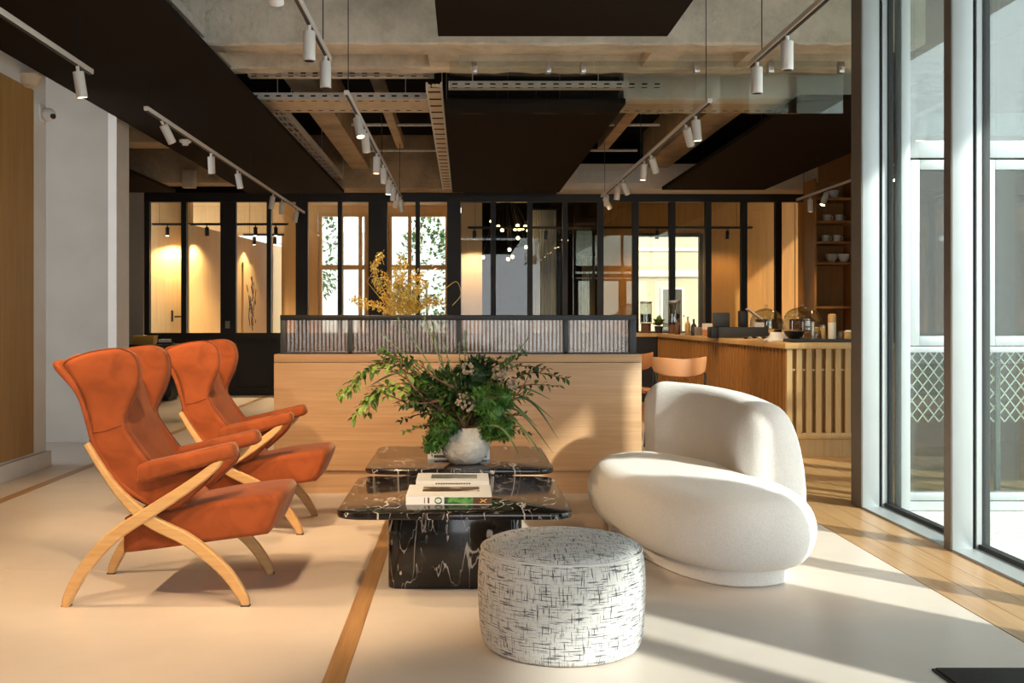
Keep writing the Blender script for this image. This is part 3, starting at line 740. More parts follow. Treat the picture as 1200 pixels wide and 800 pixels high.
def make_chair(label):
    t = thing('wing_armchair', label, 'armchair', (OX, 4.15, 0), group='rust velvet wing armchairs')
    Wd = 0.565
    A = [L(p) for p in [(-.889,.0),(-.905,.045),(-.982,.150),(-1.12,.265),(-1.276,.345),(-1.385,.44),(-1.466,.545),(-1.538,.66)]]
    B = [L(p) for p in [(-1.618,.0),(-1.605,.045),(-1.546,.150),(-1.431,.280),(-1.276,.385),(-1.138,.475),(-1.03,.555),(-.99,.60)]]
    for y0, y1, s in ((0.0, 0.035, 1), (Wd-0.035, Wd, -1)):
        strip(A, [0.03, 0.045, 0.052, 0.05, 0.03, 0.022], y0+0.005*s, y1+0.005*s, 'leg', 'chairwood', t)
        strip(B, [0.03, 0.045, 0.052, 0.05, 0.04, 0.03], y0-0.004*s, y1-0.004*s, 'leg', 'chairwood', t)
    MB().tube([(L((-1.276,.36))[0], 0.03, .355), (L((-1.276,.36))[0], Wd-0.03, .355)], 0.014, 10).build('stretcher', 'chairwood', t, True)
    # wings with side panels (sides of the body shell)
    W = [(-1.20,.385),(-1.32,.415),(-1.43,.50),(-1.505,.62),(-1.535,.66),(-1.53,.74),(-1.56,.845),(-1.632,.965),(-1.64,.99),(-1.56,1.025),(-1.48,1.042),(-1.405,1.045),
         (-1.352,1.015),(-1.335,.945),(-1.352,.865),(-1.385,.79),(-1.395,.735),(-1.345,.655),(-1.29,.585),(-1.235,.545),(-1.10,.550),(-1.035,.570),(-1.03,.530),(-1.09,.465)]
    wo = [(p.x, p.z) for p in catmull([(L(p)[0], 0, p[1]) for p in W], 5, True)]
    for y0, y1, ye in ((0.037, 0.112, 0.052), (Wd-0.112, Wd-0.037, Wd-0.052)):
        wg = extr(wo, y0, y1, 0.022, 'wing', 'velvet', t)
        Q = resample([Vector(p) for p in wo], 0.012)
        MB().tube([(p.x, ye, p.y) for p in Q]+[(Q[0].x, ye, Q[0].y)], 0.0035, 6, False).build('piping', 'velvetdark', wg, True)
        sm = [L((-1.535,.70)), L((-1.46,.712)), L((-1.40,.735))]
        MB().tube([(p[0], ye-0.016 if ye < 0.2 else ye+0.016, p[1]) for p in sm], 0.0025, 6).build('seam', 'velvetdark', wg, True)
    # back cushion between the wings
    Bk = [(-1.14,.36),(-1.25,.36),(-1.40,.475),(-1.50,.63),(-1.53,.74),(-1.57,.86),(-1.665,.965),(-1.655,.995),(-1.61,1.02),(-1.52,1.005),(-1.455,.92),(-1.415,.80),(-1.36,.66),(-1.25,.50),(-1.15,.40)]
    bo = [(p.x, p.z) for p in catmull([(L(p)[0], 0, p[1]) for p in Bk], 5, True)]
    extr(bo, 0.085, Wd-0.085, 0.02, 'backrest', 'velvet', t)
    # outer back shell, a thin shell wrapping the rear
    Sh = [(-1.26,.40),(-1.41,.475),(-1.515,.625),(-1.55,.74),(-1.59,.86),(-1.672,.955),(-1.685,.985),(-1.66,.99),(-1.575,.875),(-1.53,.75),(-1.495,.64),(-1.395,.50)]
    so = [(p.x, p.z) for p in catmull([(L(p)[0], 0, p[1]) for p in Sh], 5, True)]
    extr(so, 0.03, Wd-0.03, 0.012, 'back_shell', 'velvet', t)
    # armrests: tapering pads that rise to the front
    for y0, y1 in ((-0.012, 0.105), (Wd-0.105, Wd+0.012)):
        Ar = [(-1.315,.500),(-1.325,.54),(-1.315,.578),(-1.20,.606),(-1.08,.634),(-.965,.660),(-.940,.652),(-.930,.620),(-.938,.603),(-.97,.594),(-1.08,.565),(-1.20,.532)]
        ao = [(p.x, p.z) for p in catmull([(L(p)[0], 0, p[1]) for p in Ar], 4, True)]
        extr(ao, y0, y1, 0.02, 'armrest', 'velvet', t)
    # seat cushion, thick wedge
    S = [(-1.405,.215),(-1.39,.205),(-1.2,.228),(-.98,.258),(-.83,.278),(-.808,.288),(-.775,.36),(-.757,.415),(-.765,.435),(-.80,.445),(-.98,.425),(-1.2,.385),(-1.38,.35),(-1.402,.335)]
    so = [(p.x, p.z) for p in catmull([(L(p)[0], 0, p[1]) for p in S], 4, True)]
    extr(so, 0.055, Wd-0.055, 0.026, 'seat', 'velvet', t)
    # soft dark glides under the feet
    for xx in (L((-.889,0))[0], L((-1.618,0))[0]):
        for yy in (0.018, Wd-0.018):
            MB().box(xx-0.018, xx+0.018, yy-0.014, yy+0.014, 0.0, 0.006).build('glide', 'gasket', t)
    return t
ch = make_chair('rust velvet wing armchair with crossed wooden legs, nearest the viewer')
ch2 = copy_tree(ch); ch2.location = (OX, 5.53, 0)
ch2['label'] = 'rust velvet wing armchair with crossed wooden legs, behind its twin'

# ================================================================== MARBLE TABLES
def rrect(cx, cy, hx, hy, r, n=6):
    out = []
    for qx, qy, a0 in ((1, 1, 0), (-1, 1, 90), (-1, -1, 180), (1, -1, 270)):
        for k in range(n+1):
            a = math.radians(a0+90*k/n); out.append((cx+qx*(hx-r)+r*math.cos(a), cy+qy*(hy-r)+r*math.sin(a)))
    return out
def slab(mb, hx, hy, r, z0, z1, e=0.006):
    rs = []
    for ins, z in ((e, z0), (e*0.3, z0+e*0.3), (0, z0+e), (0, z1-e), (e*0.3, z1-e*0.3), (e, z1)):
        rs.append([(x, y, z) for x, y in rrect(0, 0, hx-ins, hy-ins, r)])
    return mb.rings(rs)
def marble_table(label, cx, cy, h, hx, hy, bx, by):
    t = thing('marble_coffee_table', label, 'coffee table', (cx, cy, 0), group='black marble coffee tables')
    slab(MB(), hx, hy, 0.10, h-0.026, h).build('table_top', 'marble', t, True, ang=40)
    slab(MB(), bx, by, 0.05, 0.0, h-0.0262, 0.003).build('base', 'marble', t, True, ang=40)
    return t
marble_table('black marble coffee table with two books, nearer of the pair', -0.04, 4.64, 0.38, 0.487, 0.50, 0.292, 0.21)
marble_table('black marble coffee table holding the flower vase, farther of the pair', -0.025, 5.70, 0.40, 0.487, 0.49, 0.292, 0.21)

# books
def book(label, cx, cy, z, wx, dy, h, rz, art, arty=0):
    t = thing('book', label, 'book', (cx, cy, z), rz)
    MB().box(-wx/2+0.004, wx/2-0.003, -dy/2+0.003, dy/2-0.004, 0.003, h-0.003).build('pages', 'paper', t)
    MB().box(-wx/2, wx/2, -dy/2, dy/2, 0.0, 0.003).build('back_cover', 'cover', t)
    fc = MB().box(-wx/2, wx/2, -dy/2, dy/2, h-0.003, h).build('front_cover', 'cover', t)
    sp = MB().box(-wx/2, wx/2, -dy/2-0.001, -dy/2+0.003, 0.0, h).build('spine', 'cover', t)
    art(t, fc, sp, wx, dy, h); return t
def flat(x0, x1, y0, y1, z, mat, parent, name): return MB().box(x0, x1, y0, y1, z, z+0.0006).build(name, mat, parent)
def picmat(name, stops, scale, rot=(0,0,0)):
    m, nt, b = new_mat(name)
    n = N(nt, 'ShaderNodeTexNoise', Scale=1.0, Detail=4.0, Distortion=0.5); nt.links.new(coords(nt, scale, rot), n.inputs['Vector'])
    nt.links.new(ramp(nt, n.outputs['Fac'], stops), b.inputs['Base Color']); b.inputs['Roughness'].default_value = 0.3
    return m
P1 = picmat('photo_print_landscape', [(0.35, (0.03, 0.04, 0.03)), (0.5, (0.10, 0.16, 0.20)), (0.62, (0.35, 0.28, 0.12)), (0.72, (0.05, 0.12, 0.30))], (18, 40, 10))
P2 = picmat('photo_print_interior', [(0.35, (0.02, 0.015, 0.012)), (0.55, (0.12, 0.07, 0.04)), (0.66, (0.55, 0.42, 0.30)), (0.74, (0.85, 0.80, 0.74))], (14, 16, 10))
P3 = picmat('green_spine_print', [(0.40, (0.01, 0.03, 0.01)), (0.52, (0.05, 0.22, 0.03)), (0.62, (0.16, 0.36, 0.06)), (0.70, (0.02, 0.03, 0.02))], (22, 10, 30))
def textmark(body, size, loc, rot, parent, mat='blackmetal'):
    cu = bpy.data.curves.new('lettering', 'FONT'); cu.body = body; cu.size = size; cu.align_x = 'CENTER'; cu.extrude = 0.0002
    o = bpy.data.objects.new('lettering', cu); C.objects.link(o); o.parent = parent; o.location = loc; o.rotation_euler = rot
    cu.materials.append(M[mat]); return o
def art1(t, fc, sp, wx, dy, h):
    flat(-wx*0.32, wx*0.36, -dy*0.10, dy*0.30, h, P2, fc, 'cover_photo')
    MB().box(-0.02, wx*0.5, -dy/2-0.0016, -dy/2-0.001, 0.003, h-0.004).build('spine_photo', P3, sp)
    MB().box(wx*0.28, wx*0.497, -dy/2-0.002, -dy/2-0.0015, 0.003, h-0.004).build('spine_photo_dark', 'twig', sp)
    MB().bar((wx*0.36, -dy/2-0.0022, 0.010), (wx*0.44, -dy/2-0.0022, h-0.012), 0.003, 0.003).bar((wx*0.37, -dy/2-0.0022, h-0.012), (wx*0.43, -dy/2-0.0022, 0.010), 0.003, 0.003).build('yellow_scribble', 'yellow', sp)
    MB().box(-0.090, -0.083, -dy/2-0.0016, -dy/2-0.001, 0.006, h-0.006).build('spine_rule', 'twig', sp)
    ringm = MB()
    for k in range(24):
        a0, a1 = 2*math.pi*k/24, 2*math.pi*(k+1)/24
        ringm.bar((-0.045+0.014*math.cos(a0), -dy/2-0.0015, h/2+0.012*math.sin(a0)), (-0.045+0.014*math.cos(a1), -dy/2-0.0015, h/2+0.012*math.sin(a1)), 0.003, 0.005)
    ringm.build('spine_ring', P3, sp)
    MB().box(-0.105, -0.102, -dy/2-0.0016, -dy/2-0.001, 0.006, h-0.006).build('spine_rule', 'blackmetal', sp)
def art2(t, fc, sp, wx, dy, h):
    for k in range(14): MB().box(-0.08+k*0.012, -0.072+k*0.012, -dy/2-0.0016, -dy/2-0.001, h*0.35, h*0.6).build('spine_mark', 'darkmetal', sp)
    flat(-wx*0.30, wx*0.34, -dy*0.22, dy*0.30, h, P1, fc, 'cover_photo')
def art3(t, fc, sp, wx, dy, h):
    MB().box(-wx*0.4, wx*0.45, -dy/2-0.0016, -dy/2-0.001, 0.008, h*0.5).build('spine_photo', P2, sp)
book('white picture book with a green printed spine, at the front of the table', -0.065, 4.495, 0.38, 0.365, 0.30, 0.036, 0.0, art1)
book('white picture book with a landscape photo, behind the green-spined book', -0.055, 4.945, 0.38, 0.345, 0.24, 0.026, 0.0, art2)
book('white book lying just behind the stone vase', -0.03, 5.735, 0.40, 0.34, 0.26, 0.045, 0.0, art3)

# ================================================================== VASE WITH GREENERY
VX, VY, VZ = 0.005, 5.45, 0.40
va = thing('vase_arrangement', 'stone vase overflowing with green branches, moss and grasses', 'flower arrangement', (VX, VY, VZ))
vp = [(0.06,0.0),(0.085,0.008),(0.118,0.05),(0.132,0.10),(0.125,0.15),(0.105,0.185),(0.095,0.195),(0.085,0.19),(0.09,0.16),(0.11,0.11),(0.095,0.04),(0.001,0.03)]
MB().lathe(vp, 36).build('vase', 'vase', va, True)
def leaf(mb, p, d, up, ln, wd, fold=0.25, curl=0.0):
    d = d.normalized(); s = d.cross(up)
    if s.length < 1e-4: s = d.cross(Vector((1,0,0)))
    s.normalize(); u = s.cross(d)
    a = p; m1 = p+d*ln*0.45+u*ln*0.06; tip = p+d*ln-u*curl*ln
    l = p+d*ln*0.42+s*wd/2+u*wd*fold; r = p+d*ln*0.42-s*wd/2+u*wd*fold
    l2 = p+d*ln*0.75+s*wd*0.33+u*(wd*fold*0.6-curl*ln*0.5); r2 = p+d*ln*0.75-s*wd*0.33+u*(wd*fold*0.6-curl*ln*0.5)
    mb.add([a, l, m1, r, l2, tip, r2], [(0,2,1),(0,3,2),(1,2,5,4),(2,3,6,5)])
def rv(s=1.0): return Vector((random.uniform(-s, s), random.uniform(-s, s), random.uniform(-s, s)))
def branch(base, ctrl, tip, nleaf, ln, wd, mat, parent, name, stem_mat='twig', pair=True, r0=0.005, spread=0.9):
    P = catmull([base, ctrl, tip], 8); mb = MB(); st = MB()
    st.tube(P, [r0*(1-0.75*i/(len(P)-1)) for i in range(len(P))], 5)
    b = st.build('stem', stem_mat, parent); b.name = name+'_stem'
    for k in range(nleaf):
        t = 0.22+0.78*k/max(1, nleaf-1); f = t*(len(P)-1); i = min(int(f), len(P)-2); p = P[i].lerp(P[i+1], f-i)
        d = (P[i+1]-P[i]).normalized()
        side = d.cross(Vector((0,0,1))); side = side.normalized() if side.length > 0.05 else Vector((1,0,0))
        ax = Matrix.Rotation(random.uniform(-0.9, 0.9), 3, d) @ side
        for sg in ((1, -1) if pair else (random.choice((1, -1)),)):
            dd = (d*0.55+ax*sg*spread+rv(0.3)).normalized(); sc_ = random.uniform(0.75, 1.2)*(1.05-0.35*t)
            leaf(mb, p, dd, Vector((0,0,1))+rv(0.3), ln*sc_, wd*sc_, 0.2, random.uniform(0, 0.25))
    o = mb.build(name, mat, parent); b.parent = o
    b.name = 'stem'
    return o
def V(px, py, dy=0.0):
    d = VY+dy; return Vector((PX(px, d)-VX, dy, PZ(py, d)-VZ))
top = Vector((0, 0, 0.17))
# left leafy sprays
for tip, ctrl, n, m in (((398,462,-0.10),(455,432,-0.05),20,'leafC'), ((414,490,-0.2),(455,452,-0.15),18,'leafC'), ((420,440,0.1),(470,425,0.05),16,'leafA'),
        ((446,412,-0.05),(490,440,0),14,'leafA'), ((430,470,-0.15),(480,450,-0.1),16,'leafC'), ((470,475,-0.22),(500,470,-0.12),12,'leafB')):
    branch(top+rv(0.02), V(*ctrl), V(*tip), int(n*1.3), 0.075, 0.030, m, va, 'leafy_branch')
    branch(top+rv(0.02), V(*ctrl)+rv(0.05), V(*tip).lerp(V(*ctrl), 0.3)+rv(0.05), n, 0.07, 0.028, m, va, 'leafy_branch')
# right sprays
for tip, ctrl, n, m in (((664,444,-0.05),(610,440,0),18,'leafB'), ((640,432,0.12),(590,435,0.05),14,'leafB'), ((612,415,-0.1),(580,440,-0.05),14,'leafA'),
        ((655,452,0.05),(600,455,0),12,'leafA'), ((585,420,0.1),(565,440,0.05),12,'leafA')):
    branch(top+rv(0.02), V(*ctrl), V(*tip), int(n*1.3), 0.066, 0.028, m, va, 'leafy_branch')
# dense middle
for k in range(42):
    a = random.uniform(0, 2*math.pi); rr = random.uniform(0.05, 0.34); zz = random.uniform(0.22, 0.48)-rr*0.3
    tip = Vector((rr*math.cos(a)*1.15, rr*math.sin(a), zz+0.03)); 
    branch(top+rv(0.03), tip*0.5+Vector((0,0,0.14))+rv(0.03), tip, 12, random.uniform(0.04, 0.07), 0.025, random.choice(('leafB','leafB','leafA','leafA','moss')), va, 'leafy_branch')
# tall spiky stems
for tip, c in (((468,377,0),(505,430,0)),((497,372,0.05),(515,420,0)),((506,378,-0.05),(520,430,0)),((545,392,0.1),(545,440,0)),((538,405,0.1),(540,440,0)),
               ((618,398,0.1),(585,440,0.05)),((607,408,0),(580,440,0)),((450,394,0.1),(500,440,0.05)),((520,400,0.08),(530,440,0))):
    P = catmull([top, V(*c), V(*tip)], 8); mb = MB()
    mb.tube(P, [0.005*(1-0.6*i/(len(P)-1)) for i in range(len(P))], 5)
    for i in range(4, len(P)):
        for q in range(3): leaf(mb, P[i], (P[i]-P[i-1]).normalized()*1.6+rv(0.6), Vector((0,0,1)), 0.03, 0.006)
    mb.build('reed_stem', 'grass', va)
# long grass blades arching to the right
for tip, c in (((648,530,-0.15),(600,478,-0.05)),((640,541,-0.25),(598,490,-0.15)),((622,520,-0.2),(590,480,-0.1)),((650,492,0.05),(600,462,0)),((646,468,0.1),(600,455,0.05)),
               ((612,538,-0.28),(585,500,-0.2)),((630,500,0),(590,470,0)),((655,515,0.1),(612,466,0.05)),((428,455,0.2),(480,438,0.15))):
    P = catmull([top, V(*c), V(*tip)], 10); mb = MB(); n = len(P); rs = []
    for i, p in enumerate(P):
        d = (P[min(i+1, n-1)]-P[max(i-1, 0)]).normalized(); s_ = d.cross(Vector((0.2, 1, 0.3))).normalized(); u = s_.cross(d)
        w_ = 0.0065*math.sin(math.pi*min(1, 0.15+0.85*i/(n-1)))+0.0008
        rs.append([p+s_*w_, p+u*0.0012, p-s_*w_, p-u*0.0012])
    mb.rings(rs).build('grass_blade', 'grass', va)
# moss and fern cushions made of tiny fronds
def fluff(c, rad, n, mat, name, ln=0.03, wd=0.010, sq=(1,1,1)):
    mb = MB(); c = Vector(c)
    mb.ball(c, rad*0.72, 12, 8, sq)
    for k in range(n):
        d = rv().normalized(); p = c+Vector((d.x*sq[0], d.y*sq[1], d.z*sq[2]))*rad*random.uniform(0.62, 0.98)
        leaf(mb, p, d+rv(0.8), Vector((0,0,1))+rv(0.5), ln*random.uniform(0.6, 1.2), wd)
    return stuff(mb.build(name, mat, va))
fluff(V(514,505,-0.09), 0.070, 700, 'moss', 'moss_cushion', 0.022, 0.008, (1,1,1.15))
fluff(V(507,520,-0.07), 0.055, 450, 'moss', 'moss_cushion', 0.02, 0.008)
fluff(V(527,500,-0.13), 0.045, 350, 'moss', 'moss_cushion', 0.02, 0.008)
for c, r in (((578,485,-0.1), 0.09), ((590,503,-0.08), 0.062), ((565,470,-0.12), 0.075), ((588,465,-0.04), 0.07), ((572,505,-0.06), 0.05)):
    fluff(V(*c), r, 650, 'moss', 'fern_cushion', 0.024, 0.008)
fluff(V(528,455,0.05), 0.11, 500, 'leafB', 'dark_filler_foliage', 0.05, 0.018)
fluff(V(560,440,0.05), 0.10, 450, 'leafB', 'dark_filler_foliage', 0.05, 0.018)
fluff(V(500,460,0.02), 0.085, 400, 'leafB', 'dark_filler_foliage', 0.05, 0.018)
# seed heads
for c, r in (((545,472,-0.16), 0.055), ((585,437,-0.06), 0.04), ((548,432,-0.08), 0.035), ((600,450,-0.08), 0.028)):
    mb = MB(); cc = V(*c)
    for k in range(46):
        d = rv().normalized(); mb.ball(cc+d*r*random.uniform(0.7, 1.0), 0.0085, 5, 4)
    mb.build('seed_head', 'berry', va)
# twisted brown twigs
for pts in (((520,480,-0.1),(490,462,-0.14),(474,440,-0.12),(466,418,-0.1)), ((515,470,-0.12),(495,472,-0.16),(478,472,-0.18)), ((530,455,-0.1),(505,440,-0.12),(492,425,-0.1)), ((600,465,-0.1),(612,455,-0.1),(618,440,-0.08))):
    P = catmull([V(*p)+rv(0.008) for p in pts], 6)
    MB().tube(P, [0.0065*(1-0.5*i/(len(P)-1))+random.uniform(-0.002, 0.002) for i in range(len(P))], 6).build('twisted_twig', 'twig', va, True)

# ================================================================== POUF
pf = thing('pouf', 'round pouf in white tweed flecked with black, in the foreground', 'pouf', (0.35, 3.70, 0))
prof = [(0.0001, 0.0), (0.262, 0.0), (0.280, 0.010), (0.292, 0.05), (0.298, 0.12), (0.301, 0.20), (0.299, 0.28), (0.293, 0.325), (0.280, 0.352), (0.262, 0.365), (0.22, 0.374), (0.12, 0.380), (0.0001, 0.382)]
P = [p for p in catmull([(r, 0, z) for r, z in prof[1:]], 4)]
mb = MB(); n = 72; mb.lathe([(0.0001, 0.0)]+[(max(p.x, 0.0001), p.z) for p in P], n)
po = mb.build('cushion', 'tweed', pf, True, ang=80)
uvl = po.data.uv_layers.new(name='uv')
for poly in po.data.polygons:
    flatface = poly.normal.z > 0.8
    base_a = math.atan2(poly.center.y, poly.center.x)
    for li in poly.loop_indices:
        v = po.data.vertices[po.data.loops[li].vertex_index].co
        if flatface: uvl.data[li].uv = (v.x+3.0, v.y+3.0)
        else:
            a = math.atan2(v.y, v.x)
            while a-base_a > math.pi: a -= 2*math.pi
            while a-base_a < -math.pi: a += 2*math.pi
            uvl.data[li].uv = (a*0.3, v.z)
rr = [(0.288*math.cos(2*math.pi*k/72), 0.288*math.sin(2*math.pi*k/72), 0.345) for k in range(73)]
MB().tube(rr, 0.004, 6, False).build('piping', 'tweed', pf, True)
MB().lathe([(0.255, -0.0), (0.255, 0.004), (0.001, 0.004)], 40).build('base_disc', 'gasket', pf)

# ================================================================== IVORY SOFA
so = thing('curved_sofa', 'ivory boucle chaise sofa with a curved low backrest', 'sofa', (0, 0, 0))
def superpt(a, n): 
    c, s = math.cos(a), math.sin(a); return (math.copysign(abs(c)**(2/n), c), math.copysign(abs(s)**(2/n), s))
def blob(cx, cy, rot, prof, hx, hy, e=2.4, n=64, egg=0.0):
    """prof: list of (inset, z)"""
    rs = []; cr, sr = math.cos(rot), math.sin(rot)
    for ins, z in prof:
        ring = []
        for k in range(n):
            a = 2*math.pi*k/n; x, y = superpt(a, e)
            wx = (hx-ins)*(1-egg*y)
            px_, py_ = x*wx, y*(hy-ins)
            ring.append((cx+px_*cr-py_*sr, cy+px_*sr+py_*cr, z))
        rs.append(ring)
    return rs
def roundprof(z0, z1, ins_bottom, ins_top, zmid, n=9):
    out = []
    for i in range(n+1):
        t = math.pi/2*i/n; out.append((ins_bottom*(1-math.sin(t)), z0+(zmid-z0)*(1-math.cos(t))))
    for i in range(1, n+1):
        t = math.pi/2*i/n; out.append((ins_top*(1-math.cos(t)), zmid+(z1-zmid)*math.sin(t)))
    return out
rotS = math.radians(11)
sp = roundprof(0.075, 0.395, 0.10, 0.17, 0.235)+[(0.24, 0.410), (0.32, 0.418), (0.40, 0.421)]
MB().rings(blob(1.135, 5.22, rotS, sp, 0.41, 0.895, 2.6, egg=0.05)).build('seat', 'boucle', so, True, ang=80)
MB().rings(blob(1.135, 5.22, rotS, [(0.12, 0.0), (0.11, 0.008), (0.11, 0.10), (0.125, 0.11)], 0.41, 0.895, 2.5, egg=0.05)).build('plinth', 'boucle', so, True, ang=50)
# curved backrest: rounded section swept along an arc, both ends closed by quarter-round falloff
ctrl = catmull([(1.125,6.37,0),(1.26,6.31,0),(1.43,6.10,0),(1.525,5.74,0),(1.545,5.38,0),(1.52,4.98,0)], 24)
acc = [0.0]
for i in range(1, len(ctrl)): acc.append(acc[-1]+(ctrl[i]-ctrl[i-1]).length)
Ltot = acc[-1]
def path_at(s_):
    s_ = min(max(s_, 0), Ltot); i = 0
    while i < len(acc)-2 and acc[i+1] < s_: i += 1
    return ctrl[i].lerp(ctrl[i+1], (s_-acc[i])/max(1e-9, acc[i+1]-acc[i]))
Re = 0.17; ss = [Re*(1-math.cos(math.pi/2*k/14)) for k in range(15)]
ss = ss+[Re+(Ltot-2*Re)*k/26 for k in range(1, 26)]+[Ltot-v_ for v_ in reversed(ss)]
rs = []
for s_ in ss:
    d = (path_at(s_+0.03)-path_at(s_-0.03)).normalized(); q = Vector((d.y, -d.x, 0)); p = path_at(s_)
    e = min(s_, Ltot-s_); k = 1.0 if e >= Re else max(0.03, (1-((Re-e)/Re)**2.3)**(1/2.3))
    f = s_/Ltot; zt_ = 0.79-0.05*f; zb = 0.09; zc = (zt_+zb)/2
    th = 0.165*k; hz = (zt_-zb)/2-0.16*(1-k); ring = []
    for a in range(32):
        x, y = superpt(2*math.pi*a/32, 2.9)
        ring.append(p+q*(x*th*(1-0.10*max(0, y))+0.035*y)+Vector((0, 0, zc+y*hz)))
    rs.append(ring)
MB().rings(rs).build('backrest', 'boucle', so, True, ang=80)

# ================================================================== BAR
BX, BY, BZ = 2.72, 8.63, 0.963
bar = thing('bar_counter', 'wooden bar with a slatted front and thick oak worktop', 'bar counter', (BX, BY, 0))
ct = MB().box(-0.02, 0.95, -0.02, 5.9, BZ-0.05, BZ).build('worktop', 'slatlt', bar, bevel=0.004)
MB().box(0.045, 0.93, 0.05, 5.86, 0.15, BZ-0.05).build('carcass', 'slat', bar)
MB().box(0.05, 0.93, 0.03, 5.86, 0.0, 0.15).build('plinth', 'slatlt', bar)
MB().box(0.0, 0.95, 0.0, 0.05, 0.155, 0.205).build('bottom_rail', 'slatlt', bar, bevel=0.003)
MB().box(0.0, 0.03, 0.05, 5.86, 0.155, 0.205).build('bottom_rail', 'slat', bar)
MB().box(0.04, 0.93, 0.045, 0.05, 0.205, BZ-0.05).build('backing_board', 'oakpanel', bar)
s0 = MB().box(0, 0.045, 0.0, 0.045, 0.205, BZ-0.05).build('slat', 'slatlt', bar); s0.location = (0.0, 0, 0)
for k in range(1, 12): link_copy(s0, bar, (k*0.082, 0, 0))
s1 = MB().box(0.045, 0.078, 0.012, 0.03, BZ-0.235, BZ-0.218).build('cross_batten', 'slatlt', bar); s1.location = (0, 0, 0)
for k in range(1, 11): link_copy(s1, bar, (k*0.082, 0, 0))
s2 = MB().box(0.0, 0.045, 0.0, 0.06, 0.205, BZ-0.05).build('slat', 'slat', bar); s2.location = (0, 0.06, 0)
k = 1
while 0.06+k*0.105 < 5.82: link_copy(s2, bar, (0, 0.06+k*0.105, 0)); k += 1
bc = thing('side_counter', 'short wooden counter with plants beyond the far end of the bar', 'counter', (2.28, 14.35, 0))
MB().box(0.0, 0.42, 0, 0.6, BZ-0.05, BZ).build('worktop', 'slatlt', bc)
MB().box(0.02, 0.42, 0.02, 0.58, 0.0, BZ-0.05).build('carcass', 'blackmetal', bc)

def on_bar(name, label, cat, px, d, group=None, x=None):
    return thing(name, label, cat, (PX(px, d) if x is None else x, d, BZ), 0, group)
# glass cake domes
def cake_dome(label, px, d, R, cake):
    t = on_bar('cake_dome', label, 'cake dome', px, d, 'glass cake domes on the bar')
    MB().lathe([(R*0.45,0),(R*0.42,0.012),(0.03,0.03),(0.025,0.07),(R*0.9,0.085),(R*1.04,0.09),(R*1.04,0.098),(0.001,0.098)], 28).build('stand', 'jarglass', t, True)
    pr = [(R,0.10),(R*1.0,0.17),(R*0.95,0.215),(R*0.80,0.262),(R*0.55,0.295),(R*0.25,0.312),(0.02,0.318)]
    P = catmull([(a,0,b) for a, b in pr], 4)
    MB().lathe([(max(p.x,0.001), p.z) for p in P]+[(max(p.x-0.004,0.001), p.z-0.004) for p in reversed(P)], 32).build('dome', 'jarglass', t, True)
    MB().ball((0,0,0.338), 0.022, 14, 10).build('knob', 'jarglass', t, True)
    MB().lathe([(R*0.62,0.099),(R*0.64,0.11),(R*0.64,0.19),(R*0.60,0.20),(0.001,0.203)], 24).build('cake', cake, t, True)
    return t
cake_dome('clear glass cake dome on a stand, nearer the bar end', 940, 9.75, 0.18, 'cake')
cake_dome('clear glass cake dome behind and left of the other dome', 898, 11.3, 0.175, 'cake')
# till unit
tl = on_bar('till_unit', 'low dark grey till tray with a small upright screen on the bar', 'till', 864, 11.0)
MB().box(-0.29, 0.30, -0.12, 0.14, 0, 0.115).build('drawer', 'darkmetal', tl, bevel=0.006)
MB().box(-0.32, -0.24, -0.16, -0.05, 0, 0.12).build('scanner', 'blackmetal', tl, bevel=0.01)
MB().box(-0.26, -0.08, 0.0, 0.03, 0.115, 0.27).build('screen', 'darkmetal', tl, bevel=0.006)
MB().box(0.03, 0.12, 0.0, 0.1, 0.115, 0.29).build('printer', 'blackmetal', tl, bevel=0.01)
MB().bar((0.10, -0.02, 0.31), (0.25, -0.02, 0.20), 0.12, 0.012).build('tilted_tablet', 'white', tl)
MB().box(0.18, 0.28, -0.03, 0.05, 0.115, 0.165).build('card_box', 'ceramic', tl)
# tray and its crockery
tr = on_bar('serving_tray', 'long black tray at the corner of the bar', 'tray', 958, 8.95)
MB().box(-0.26, 0.26, -0.13, 0.13, 0, 0.012).build('base', 'blackmetal', tr)
for x0_, x1_, y0_, y1_ in ((-0.26,0.26,-0.13,-0.12),(-0.26,0.26,0.12,0.13),(-0.26,-0.25,-0.12,0.12),(0.25,0.26,-0.12,0.12)):
    MB().box(x0_, x1_, y0_, y1_, 0.012, 0.03).build('rim', 'blackmetal', tr)
TZ = 0.013
def item(name, label, cat, px, d, dz=0.0, group=None):
    t = thing(name, label, cat, (PX(px, d), d, BZ+dz), 0, group); return t
t = item('bowl', 'shallow black bowl in front of the nearer cake dome', 'bowl', 931, 8.98, TZ)
P = [(0.03,0),(0.035,0.008),(0.075,0.045),(0.095,0.085),(0.09,0.085),(0.07,0.048),(0.001,0.012)]
MB().lathe(P, 24).build('body', 'blackmetal', t, True); MB().lathe([(0.034,0),(0.034,0.006),(0.001,0.006)], 20).build('foot', 'blackmetal', t)
def shaker(name, label, px, d, h, r, body, cap, caph, dz=TZ):
    t = item(name, label, 'jar', px, d, dz)
    MB().lathe([(r*0.95,0),(r,0.004),(r,h-caph),(r*0.9,h-caph)], 16).build('body', body, t, True)
    MB().lathe([(r*0.9,h-caph),(r*1.02,h-caph+0.003),(r*1.02,h-0.01),(r*0.6,h),(0.001,h)], 16).build('cap', cap, t, True); return t
shaker('pepper_mill', 'white mill with a light wooden top standing on the black tray', 975, 8.95, 0.235, 0.034, 'ceramic', 'slatlt', 0.075)
shaker('sugar_jar', 'slim glass jar of amber sugar left of the white mill', 964, 8.98, 0.14, 0.024, 'sponge', 'steel', 0.03)
shaker('salt_shaker', 'tall steel shaker right of the black bowl', 952, 8.93, 0.17, 0.02, 'steel', 'steel', 0.02)
